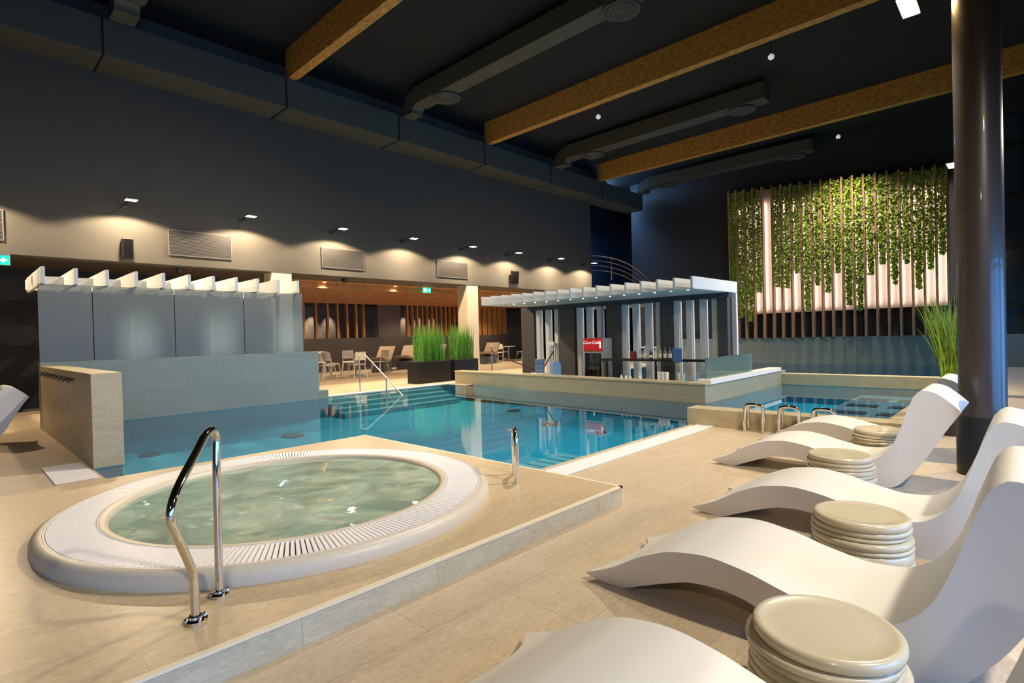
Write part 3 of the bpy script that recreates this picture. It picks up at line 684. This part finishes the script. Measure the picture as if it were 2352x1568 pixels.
for k, (x, y, h) in enumerate(((12.05, 6.03, .18), (12.05, 5.93, .16), (12.9, 5.95, .3), (12.9, 5.85, .28))):
    q = MB(); q.lathe([(.035, 0), (.045, h), (.042, h), (.03, .01)], n=18); put(q, 'drinking_glass', mat('glassware', (190, 198, 195), .15), (x, y, .44 if x < 12.4 else 0), ['wide glass on the ledge right of the cup stacks', 'narrow glass on the ledge right of the cup stacks', 'tall glass on the back counter near the green panel', 'tall glass on the back counter beside the green panel'][k], 'glass')
for k, (y, h) in enumerate(((7.62, .09), (7.48, .07), (7.36, .06), (7.08, .17))):
    q = MB(); q.lathe([(.03, 0), (.03, .05), (.012, .07), (.008, h+.01), (.001, h+.01)], n=14); put(q, 'small_bottle', WHITE, (12.05, y, .44), '%s of four little white bottles on the bar ledge' % ['leftmost', 'second', 'third', 'tallest, rightmost'][k], 'bottle')
for k, y in enumerate((8.05, 7.78)):
    q = MB(); q.tube([(0, .10*cos(2*pi*i/20), .10+.10*sin(2*pi*i/20)) for i in range(20)], .022, 8, closed=True); put(q, 'bar_gauge_ring', BLACKM, (13.0, y, 0.0+.15*0), '%s black ring-shaped bar tool on the counter' % ['left', 'right'][k], 'bar tool')
put_bottle(13.0, 7.5, 0, .42, .045, 3, 'dark wine bottle standing on the bar counter left of the post', None, False)
# fridge
t = thing('drinks_fridge', 'glass-door drinks fridge with a red illuminated sign in the pool bar', 'fridge', (13.64, 9.59, -.75))
GREYC = mat('fridge_grey', (150, 152, 148), .4)
m = MB(); m.box(0, .5, -.34, -.31, 0, 2.22); m.box(0, .5, .31, .34, 0, 2.22); m.box(.47, .5, -.31, .31, 0, 2.22); m.box(0, .47, -.31, .31, 2.19, 2.22); m.box(0, .47, -.31, .31, 0, .1); m.build('cabinet', GREYC, t)
m = MB(); m.box(-.02, 0, -.34, .34, 1.84, 2.22); sg = m.build('sign_box', mat('sign_red', (190, 20, 26), .35, emit=(200, 16, 24), estr=.15), t)
LETTER = mat('letter_white', (240, 235, 230), .4, emit=(255, 245, 240), estr=.35)
cu = bpy.data.curves.new('sign_lettering', 'FONT'); cu.body = 'Coca-Cola'; cu.size = .135; cu.align_x = 'CENTER'; cu.align_y = 'CENTER'; cu.extrude = .003; cu.shear = .25
o = bpy.data.objects.new('sign_lettering', cu); C.objects.link(o); o.parent = t; o.location = (-.03, .06, 2.09); o.rotation_euler = (pi/2, 0, -pi/2); cu.materials.append(LETTER)
me = bpy.data.meshes.new_from_object(o); bpy.data.objects.remove(o); o = bpy.data.objects.new('sign_lettering', me); C.objects.link(o); o.parent = t; o.location = (-.03, .06, 2.09); o.rotation_euler = (pi/2, 0, -pi/2)
q = MB(); q.lathe([(.022, 0), (.026, .05), (.018, .09), (.026, .13), (.012, .19), (.012, .23), (.001, .23)], n=12); q.build('bottle_emblem', LETTER, t, loc=(-.03, -.27, 1.92), smooth=True)
for z in (.35, .72, 1.09, 1.46):
    m = MB(); m.box(.03, .45, -.31, .31, z, z+.02); sh = m.build('shelf', GREYC, t)
cols = [(150, 30, 30), (200, 190, 180), (60, 110, 110), (200, 110, 40), (40, 40, 44)]
for zi, z in enumerate((.37, .74, 1.11, 1.48)):
    for k in range(7):
        q = MB(); q.lathe([(.034, 0), (.034, .16), (.014, .22), (.014, .26), (.001, .26)], n=10)
        q.build('drink_bottle', mat('drink_%d' % ((k+zi*2) % 5), cols[(k+zi*2) % 5], .2), smooth=True, loc=(13.64+.12, 9.59-.26+k*.087, -.75+z), label='%s drinks bottle from the left, %s shelf inside the red-signed fridge' % (ORD[6-k], ['bottom', 'third', 'second', 'top'][zi]), cat='bottle', group='bottles on the %s fridge shelf' % ['bottom', 'third', 'second', 'top'][zi])
m = MB(); m.box(-.02, 0, -.34, -.30, .08, 1.82); m.box(-.02, 0, .30, .34, .08, 1.82); m.box(-.02, 0, -.30, .30, .08, .13); m.box(-.02, 0, -.30, .30, 1.77, 1.82); m.box(-.012, -.006, -.30, .30, .13, 1.77, 1)
dr = m.build('door', [GREYC, GLASSC], t); m = MB(); m.box(-.05, -.02, .27, .29, .7, 1.2); m.build('handle', BLACKM, dr)
# water dispenser bottle, tray, blue chair back, blue menu, rope barrier
t = thing('water_jug', 'large blue ribbed water jug on a white tray at the bar ledge', 'water jug', (12.45, 10.72, .44))
m = MB(); m.lathe([(.13, .03), (.145, .05), (.145, .12), (.135, .14), (.145, .16), (.145, .25), (.135, .27), (.145, .29), (.145, .42), (.12, .44), (.001, .445)], n=28); m.build('jug_body', mat('water_jug_blue', (88, 110, 140), .2), t, smooth=True)
m = MB(); m.box(-.16, .16, -.24, .26, 0, .03); m.build('tray', WHITE, t, bevel=.008)
t = thing('blue_stand', 'rounded light blue board standing on the bar ledge left of the dark post', 'sign board', (12.42, 10.05, .44))
m = MB(); q = [(0, -.15, 0), (0, .15, 0)]; prof = [(-.15, 0), (.15, 0), (.15, .28), (.12, .35), (.05, .39), (-.05, .39), (-.12, .35), (-.15, .28)]
m.add([(0, a, b) for a, b in prof]+[(.02, a, b) for a, b in prof], [tuple(range(8)), tuple(range(15, 7, -1))]+[(i, i+8, (i+1)%8+8, (i+1)%8) for i in range(8)]); m.build('board', mat('sky_blue', (92, 142, 200), .4), t)
m = MB(); m.box(-.03, .05, -.16, .16, -.0, .012); m.build('foot', mat('sky_blue', (92, 142, 200), .4), t)
t = thing('menu_board', 'upright blue menu board on the bar shelf right of the bottles', 'sign board', (13.35, 6.72, .80))
m = MB(); m.box(0, .015, -.13, .13, 0, .36); m.build('panel', mat('menu_blue', (70, 112, 180), .4), t); m = MB(); m.box(-.04, .2, -.05, .05, -.01, 0.0); m.build('foot', BLACKM, t)
t = thing('rope_barrier', 'steel barrier post with dark red rope at the far end of the bar', 'barrier', (12.95, 13.3, 0))
m = MB(); m.tube([(0,0,.44), (0,0,1.25)], .022, 12); m.lathe([(.03, 1.25), (.035, 1.28), (.001, 1.3)], n=12); m.build('post', STEEL, t, smooth=True)
m = MB(); m.tube([(0, -.02-.24*i/1.0, 1.12-.62*(i/9)**.7*1.0) for i in range(10)], .02, 8); m.tube([(.05, -2.2-.06*i, .5+.075*i) for i in range(9)], .02, 8); m.build('rope', mat('rope_red', (70, 24, 26), .8), t, smooth=True)
t = thing('till_box', 'white payment terminal mounted between two bar slats', 'terminal', (14.1, 11.62, 1.25))
m = MB(); m.box(0, .1, -.12, .12, 0, .12); m.build('casing', WHITE, t, bevel=.01); m = MB(); m.tube([(.0, .06+.05*cos(2*pi*i/16), -.1+.05*sin(2*pi*i/16)) for i in range(16)], .015, 8, closed=True); m.build('ring', WHITE, t); m = MB(); m.box(.04, .09, -.12, -.08, -2.0, 0); m.build('stand', WHITE, t)
# ================================================================== PLANTERS
def grass(n, w_, d, h, rnd, lean=.25, wd=.012):
    q = MB()
    for _ in range(n):
        x, y = rnd.uniform(-w_, w_), rnd.uniform(-d, d); hh = h*rnd.uniform(.55, 1); a = rnd.uniform(0, 2*pi)
        lx, ly = rnd.gauss(0, lean)*hh*.4, rnd.gauss(0, lean)*hh*.4; k = 5; ww = wd*rnd.uniform(.6, 1.2)
        vs = []
        for i in range(k+1):
            f = i/k; c = ww*(1-f**1.5)+.0008; px_, py_ = x+lx*f*f, y+ly*f*f
            vs += [(px_-c*cos(a), py_-c*sin(a), hh*f), (px_+c*cos(a), py_+c*sin(a), hh*f)]
        q.add(vs, [(2*i, 2*i+1, 2*i+3, 2*i+2) for i in range(k)])
    return q
rnd = random.Random(3)
for x, w_, lab in ((12.22, .76, 'left of the two black box planters with tall green grass at the pool edge'), (13.76, .6, 'right of the two black box planters with tall green grass, before the pillar')):
    t = thing('grass_planter', lab, 'planter', (x, 15.5, 0))
    m = MB(); m.prism([(-w_,0),(w_,0),(w_,.6),(-w_,.6)], 0, .77); m.build('box', BLACKP, t, bevel=.01)
    m = MB(); m.box(-w_+.03, w_-.03, .03, .57, .77, .78); m.build('soil', SOIL, t)
    o = grass(520, w_*.78, .2, 1.38, rnd, .16).build('grass', GRASS, t, loc=(0, .3, .78), smooth=True, kind='stuff')
t = thing('grass_planter', 'round dark pot with tall arching yellow-green grass beside the column', 'planter', (10.1, .82, 0))
m = MB(); m.lathe([(.15, 0), (.22, .55), (.24, .62), (.22, .62), (.2, .56), (.001, .56)], n=32); m.build('pot', mat('pot_brown', (60, 46, 38), .5), t, smooth=True)
grass(420, .12, .12, 1.52, random.Random(5), .30, .011).build('grass', GRASS2, t, loc=(0, 0, .57), smooth=True, kind='stuff')
# ================================================================== IVY WALL
SY = [10.55, 10.20, 9.82, 9.42, 9.0, 8.57, 8.18, 7.77, 7.36, 6.93, 6.53, 6.14, 5.74, 5.34, 4.94, 4.53, 4.13, 3.73, 3.33, 2.95, 2.57, 2.22]
t = thing('slatted_feature_wall', 'backlit feature wall of tall vertical timber slats on the far wall', 'feature wall', (26.9, 0, 0))
def ztop(y): return 7.75+(y-2.2)*.075
for y in SY:
    m = MB(); m.box(-.30, -.02, y-.035, y+.035, 1.2, ztop(y)); m.build('timber_slat', WOODS, t)
m = MB(); m.add([(.10, 2.22, 2.35), (.10, 10.55, 2.35), (.10, 10.55, 8.3), (.10, 2.22, 7.68), (.12, 2.22, 2.35), (.12, 10.55, 2.35), (.12, 10.55, 8.3), (.12, 2.22, 7.68)], [(0,3,2,1),(4,5,6,7),(0,1,5,4),(1,2,6,5),(2,3,7,6),(3,0,4,7)]); m.build('back_panel', mat('back_panel', (178, 164, 156), .7), t)  # panel foot cut high; dark wall below stands in for light falloff
STRIP = mat('led_strip', (255, 226, 180), .4, emit=(255, 238, 224), estr=12)
for y in SY[1:]:
    m = MB(); m.box(-.015, .0, y-.02, y+.02, 2.5, ztop(y)-.7); m.build('led_strip', STRIP, t)
VL = [3.55, 2.2, 2.0, 3.35, None, 3.55, 3.45, 4.1, 2.4, 3.5, 3.15, 3.95, 2.55, 2.3, 3.75, 4.15, 3.3, 4.1, 3.05, 3.8, 4.3]
vn = 'first second third fourth fifth sixth seventh eighth ninth tenth eleventh twelfth thirteenth fourteenth fifteenth sixteenth seventeenth eighteenth nineteenth twentieth twenty-first'.split()
rv = random.Random(11)
for k, zb in enumerate(VL):
    if zb is None: continue
    yc = (SY[k]+SY[k+1])/2; zt = ztop(yc)-.1; q = MB(); hgt = zt-zb
    nl = int(270*hgt)
    for _ in range(nl):
        f = rv.random()**.85; z = zt-hgt*f; wd_ = .17*(1-.55*max(0, f-.6)/.4)
        y = yc+max(-.95, min(.95, rv.gauss(0, .55)))*wd_; x = rv.uniform(-.38, .04)
        s_ = rv.uniform(.035, .062); n_ = Vector((rv.uniform(-1, -.1), rv.uniform(-.7, .7), rv.uniform(-.3, .8))).normalized()
        a = n_.orthogonal().normalized(); b = n_.cross(a); an = rv.uniform(0, 2*pi); a, b = a*cos(an)+b*sin(an), b*cos(an)-a*sin(an)
        c = Vector((x, y-yc, z))
        q.add([c-a*s_, c-a*s_*.2+b*s_*.8, c+a*s_*1.2+n_*-.01, c-a*s_*.2-b*s_*.8], [(0,1,2,3)])
    for j in range(4):
        yo = rv.uniform(-.1, .1); xo = rv.uniform(-.3, 0)
        q.tube([(xo+.03*sin(i+j), yo+.04*sin(i*1.3+j), zt-hgt*.95*i/8) for i in range(9)], .006, 5)
    q.build('hanging_ivy', LEAF, loc=(26.9, yc, 0), label='strand of green hanging ivy between timber slats, %s gap from the left' % vn[k], cat='hanging plant', group='ivy strands on the feature wall')
# ================================================================== LARGE FLOODLIGHTS ON THE RIGHT
FLOODM = mat('flood_glow', (255, 235, 190), .4, emit=(255, 214, 140), estr=60)
def flood(loc, aim, e, label, size=.5):
    t = thing('floodlight', label, 'lamp', loc)
    m = MB(); m.box(-size/2, size/2, -.09, .09, 0, .07); m.build('housing', BLACKM, t, bevel=.006)
    m = MB(); m.box(-size/2+.015, size/2-.015, -.08, .08, -.012, -.002); m.build('lens', FLOODM, t)
    m = MB(); m.tube([(0,0,.06), (0,-.42,.12)], .018, 8); m.build('arm', BLACKM, t)
    d = Vector(aim)-Vector(loc)
    light('flood_beam', 'SPOT', (0,0,-.05), e, WARM, target=d, parent=t, spot_size=rad(132), spot_blend=.7, shadow_soft_size=.12)
flood((7.73, .96, 5.25), (6.5, 4, 0), 600, 'bright warm floodlight with glare at the top right on the column')
flood((16.1, 1.24, 5.25), (17, 6, 0), 1100, 'smaller warm floodlight right of the ivy wall')
flood((3.4, -2.1, 5.0), (3.2, 3, 0), 750, 'warm floodlight on the right wall outside the view beside the loungers')
flood((-3.7, -2.1, 5.0), (-1.5, 3, 0), 260, 'warm floodlight on the right wall behind the camera')
flood((11.9, -2.1, 5.0), (11.5, 3, 0), 800, 'warm floodlight on the right wall hidden behind the column')
# ================================================================== CAFE / LOUNGE BEYOND
m = MB(); m.box(10.0, 27.6, 26.0, 26.25, 0, 1.72); m.build('low_partition', PARTN, label='long low dark brown partition behind the lounge chairs', cat='partition')
xsl = [12.6, 13.25, 13.9, 14.45, 15.0, 15.55, 16.0]
x = 18.9
while x < 23.4: xsl.append(x); x += .36
for x in (24.6, 25.1, 25.55, 26.05, 26.5, 27.0): xsl.append(x)
for k, x in enumerate(xsl):
    m = MB(); wd = .10 if x < 24 else .36; m.box(x-wd/2, x+wd/2, 26.35, 26.55, 1.6, 3.72)
    m.build('timber_screen_slat', WOODB, label='vertical brown timber slat above the dark partition, %s from the left' % ORD[k], cat='slat', group='timber slats above the lounge partition')
m = MB(); m.box(16.9, 18.4, 26.4, 26.5, 1.72, 3.72); m.build('screen_panel', mat('taupe_panel', (92, 80, 72), .7), label='plain taupe panel in the middle of the timber slats', cat='panel')
m = MB(); m.box(6.7, 33.9, 30.9, 30.98, 0, 3.7); S('wall_lounge_back', m, mat('lounge_back_wall', (150, 132, 116), .8))
# timber ceiling grid
k = 0; y = 17.6
for y in (18.4, 19.6, 20.8, 22.0, 23.2, 24.4, 25.6):
    m = MB(); m.box(8.0, 30, y-.04, y+.04, 3.50, 3.70); m.build('ceiling_batten', WOODB, label='timber ceiling batten over the lounge, row %s from the pool' % on[k], cat='batten', group='timber battens over the lounge'); k += 1
m = MB(); m.box(8.0, 30, 17.9, 26.4, 3.70, 3.715); S('trim_7', m, WOODB)
for k, (x, y) in enumerate(((9.5, 17.6), (12.5, 17.6), (16.2, 17.6), (18.5, 20), (21.5, 20), (24.5, 20), (12, 24), (15, 24), (18, 24), (21, 24), (24.5, 24))):  # the three nearest the pool are added to brighten the lounge floor
    t = thing('ceiling_downlight', 'warm recessed downlight in the lounge ceiling, %s row position %s' % ('partly added front' if y < 22 else 'rear', on[k if y < 22 else k-6]), 'lamp', (x, y+.6, 3.69))
    m = MB(); m.lathe([(.09, 0), (.09, -.02), (.07, -.022)], n=18); m.f = m.f[:-2]; m.m = m.m[:-2]; m.build('bezel', BLACKM, t)
    m = MB(); m.lathe([(.08, -.012), (.001, -.012)], n=18); m.f = m.f[:18]; m.m = m.m[:18]; m.build('lens', mat('downlight_glow', (255, 210, 150), .4, emit=(255, 190, 110), estr=12), t)
    light('downlight_beam', 'SPOT', (0,0,-.04), 290, WARM2, parent=t, spot_size=rad(125), spot_blend=.8, shadow_soft_size=.08)
for k, x in enumerate((12.9, 13.6, 14.7, 18.9, 20.2, 21.4, 22.6)):
    light('back_wall_wash', 'SPOT', (x+1.6, 30.4, 3.6), 90, WARM, target=(x+1.6, 30.9, 1.5), spot_size=rad(60), spot_blend=.8, shadow_soft_size=.05)
# white bistro chairs
def chair(label, loc, rz):
    t = thing('bistro_chair', label, 'chair', loc, rz, 'white bistro chairs'); t.scale = (1.27,)*3
    m = MB(); m.box(-.22, .22, -.21, .21, .43, .455); m.build('seat', CHAIRM, t, bevel=.012)
    m = MB(); vs = []; n = 8
    for z in (.58, .86):
        for i in range(n+1):
            a = -.9+1.8*i/n; vs.append((.24*sin(a), .30-.12*cos(a)*-1-.14+(z-.58)*.12, z))
    vs += [(x, y+.02, z) for x, y, z in vs]
    fs = []; W2 = n+1
    for i in range(n):
        fs += [(i, i+1, i+1+W2, i+W2), (2*W2+i, 2*W2+i+W2, 2*W2+i+1+W2, 2*W2+i+1), (W2+i, W2+i+1, 3*W2+i+1, 3*W2+i), (i, 2*W2+i, 2*W2+i+1, i+1)]
    fs += [(0, W2, 3*W2, 2*W2), (n, 2*W2+n, 3*W2+n, W2+n)]
    m.add(vs, fs); m.tube([(-.19, .19, .44), (-.2, .25, .7)], .012, 6); m.tube([(.19, .19, .44), (.2, .25, .7)], .012, 6); m.build('backrest', CHAIRM, t, smooth=True)
    for sx in (-1, 1):
        for sy in (-1, 1):
            m = MB(); m.tube([(sx*.18, sy*.17, .44), (sx*.24, sy*.25, 0)], .014, 8); m.build('leg', CHAIRM, t, smooth=True)
    return t
def table(label, loc):
    t = thing('bistro_table', label, 'table', loc, 0, 'round bistro tables'); t.scale = (1.27,)*3
    m = MB(); m.lathe([(.36, .72), (.37, .73), (.36, .75), (.001, .75)], n=32); m.build('table_top', CHAIRM, t, smooth=True)
    m = MB(); m.tube([(0,0,.02), (0,0,.72)], .03, 12); m.build('pedestal', STEEL, t, smooth=True)
    m = MB(); m.lathe([(.24, 0), (.24, .015), (.03, .03), (.001, .03)], n=28); m.build('foot_plate', STEEL, t, smooth=True)
    return t
tb = table('round bistro table among the nearest white chairs behind the stair rail', (12.9, 22.05, 0))
dup(tb, (11.4, 24.1, 0), 0, 'round bistro table partly hidden by the stone wall at the rear left')
dup(tb, (25.4, 24.5, 0), 0, 'round bistro table beyond the second pillar')
c0 = chair('white bistro chair nearest the grey stone wall, seen from the side', (11.2, 21.5, 0), pi/2)
cs = [((11.75, 22.1, 0), rad(110), 'white bistro chair facing the near table from the left front'), ((12.35, 21.0, 0), rad(175), 'white bistro chair with its back to the pool at the near table'),
      ((14.2, 22.1, 0), rad(-80), 'white bistro chair at the right of the near table, before the brown loungers'), ((13.3, 23.2, 0), rad(-5), 'white bistro chair behind the near table facing the pool'),
      ((12.3, 23.2, 0), rad(20), 'white bistro chair at the rear left of the near table'), ((10.6, 23.7, 0), rad(80), 'white bistro chair left of the rear left table'),
      ((12.6, 24.9, 0), rad(-30), 'white bistro chair right of the rear left table'), ((13.8, 24.3, 0), rad(-30), 'rearmost white bistro chair beside the first brown lounger'),
      ((24.4, 24.5, 0), rad(95), 'grey-looking bistro chair left of the table beyond the second pillar'), ((25.7, 25.3, 0), rad(-5), 'white bistro chair behind the table beyond the second pillar'),
      ((26.3, 24.1, 0), rad(-100), 'white bistro chair right of the table beyond the second pillar')]
for loc, rz, lb in cs: dup(c0, loc, rz, lb)
# brown relax loungers on grey bases
def relax(label, loc, rz=0):
    t = thing('relax_lounger', label, 'lounger', loc, rz, 'brown padded loungers by the partition'); t.scale = (1.2,)*3
    P = [(-.95, .62), (-.55, .56), (-.1, .50), (.2, .44), (.5, .66), (.85, .95), (1.0, 1.03)]
    m = MB(); vs = []
    for s_ in (-.34, .34):
        for y, z in P: vs.append((s_, y, z))
        for y, z in P: vs.append((s_, y, z-.08))
    n = len(P); fs = []
    for i in range(n-1): fs += [(i, i+1, 2*n+i+1, 2*n+i), (n+i, 3*n+i, 3*n+i+1, n+i+1), (i, n+i, n+i+1, i+1), (2*n+i, 2*n+i+1, 3*n+i+1, 3*n+i)]
    fs += [(0, 2*n, 3*n, n), (n-1, 2*n-1, 4*n-1, 3*n-1)]
    m.add(vs, fs); m.build('padded_top', MATTRESS, t, smooth=True)
    m = MB(); m.box(-.28, .28, -.55, .55, 0, .38); m.build('base', CUSHB, t, bevel=.02)
    return t
r0_ = relax('leftmost brown padded lounger, behind the bistro chairs', (15.3, 23.7, 0), rad(-50))
dup(r0_, (17.3, 24.4, 0), rad(-50), 'second brown padded lounger, left of the grass planters')
dup(r0_, (19.4, 24.5, 0), rad(-50), 'brown padded lounger seen through the planter grass')
dup(r0_, (22.7, 23.6, 0), rad(-60), 'brown padded lounger right of the second pillar')
# ================================================================== SPIRAL STAIR RAIL beyond the long wall
t = thing('stair_balustrade', 'curved steel balustrade of the upper stairs at the end of the long wall', 'railing', (24.0, 14.0, 0))
pts = []
for i in range(13):
    f = i/12; pts.append((.0+.9*sin(f*1.6), 3.1-3.2*f-.15*sin(f*3), 4.75-1.6*f*f))
for dz in (0, -.25, -.5, -.75):
    m = MB(); m.tube([(x, y, z+1.0+dz) for x, y, z in pts], .028 if dz == 0 else .014, 8); m.build('top_rail' if dz == 0 else 'mid_rail', STEEL, t, smooth=True)
for i in (0, 4, 8, 12):
    x, y, z = pts[i]; m = MB(); m.tube([(x,y,z-.15), (x,y,z+1.0)], .025, 8); m.build('post', STEEL, t, smooth=True)
m = MB(); m.prism([(-.1, 3.3), (.2, 3.3), (1.2, -.3), (.8, -.3)], 2.9, 3.05); m.build('stair_stringer', DARKB, t)
t = thing('gate_railing', 'low white steel railing seen between the white bar slats', 'railing', (19.5, 10.6, 0))
m = MB()
for z in (1.0, .65, .3): m.tube([(0,-.9,z), (0,.9,z)], .025, 8)
for y in (-.9, -.3, .3, .9): m.tube([(0,y,-.02), (0,y,1.0)], .025, 8)
m.build('railing_frame', FINW, t, smooth=True)
light('stair_fill_light', 'AREA', (25.6, 17.6, 9.6), 260, (.25, .5, 1), target=(26.5, 15, 4), size=1.5)  # added unseen blue source that colours the stair wall, no fixture
# ================================================================== DRAINS, ADDED SCREEN TUBES, MASSAGE BEDS
for k, (x, y, r, lab) in enumerate(((9.8, 8.15, .22, 'round dark pool floor drain in the middle of the pool'), (5.35, 11.9, .24, 'round dark pool floor drain before the grey stone wall'), (2.7, 12.2, .18, 'round dark pool floor drain nearest the free-standing stone wall'), (9.6, 6.6, .12, 'small round pool floor drain near the low stone wall'), (11.0, 10.5, .2, 'round dark pool floor drain by the bar ledge'))):
    m = MB(); m.lathe([(r, 0), (r, .02), (r*.9, .035), (.001, .035)], n=28)
    m.build('floor_drain', mat('drain_dark', (20, 60, 76), .6), loc=(x, y, -.5), smooth=True, label=lab, cat='drain', group='pool floor drains')
TUBE = mat('tube_glow', (235, 245, 250), .4, emit=(225, 245, 255), estr=.15)
for k, x in enumerate((3.02, 4.68, 6.35)):  # added unseen tubes that throw vertical glow streaks onto the frosted glass
    t = thing('added_tube_light', 'added vertical light tube, unseen behind the frosted screen, %s of three' % ['leftmost', 'middle', 'rightmost'][k], 'lamp', (x, 14.8, 0))
    q = MB(); q.box(-.05, .05, 0, .05, 0, 2.86); q.build('batten', DARKB, t)
    q = MB(); q.tube([(0, -.03, 1.2), (0, -.03, 2.3)], .02, 10); q.build('tube', TUBE, t, smooth=True)
    l = light('tube_beam', 'AREA', (0, -.06, 1.7), 4, (.9, .98, 1), parent=t, shape='RECTANGLE', size=.08); l.data.size_y = 1.0; l.rotation_euler = (-pi/2, 0, 0)
m = MB(); m.box(11.2, 16.6, 1.5, 3.2, -.5, -.18); m.build('massage_bench', mat('bench_steel', (108, 140, 160), .3), label='submerged pale massage bench in the small pool by the planter', cat='bench')
for i in range(4):
    for j in range(2):
        m = MB(); m.box(11.6+i*1.25, 12.0+i*1.25, 1.65+j*.8, 2.25+j*.8, -.18, -.165); m.build('air_grille', mat('grille_navy', (16, 30, 52), .5), label='dark slotted air grille on the submerged bench, row %s column %s' % (on[j], on[i]), cat='grille', group='air grilles on the massage bench')
# outdoor-side floor channel at the far right
bar_grate('floor_channel', 10.5, 26.0, -.25, .0, .002, 'x', 'narrow drainage channel grating in the floor right of the column')
# small ceiling bits on the long wall soffit
t = thing('security_camera', 'small black dome camera under the soffit right of the first pillar', 'camera', (9.6, 17.0, 3.70))
m = MB(); m.lathe([(.09, .02), (.09, -.03), (.075, -.09), (.04, -.13), (.001, -.14)], n=20); m.build('dome', BLACKM, t, smooth=True)
t = thing('security_camera', 'small black dome camera under the soffit above the frosted screen', 'camera', (4.6, 17.0, 3.70))
m = MB(); m.lathe([(.09, .02), (.09, -.03), (.075, -.09), (.04, -.13), (.001, -.14)], n=20); m.build('dome', BLACKM, t, smooth=True)
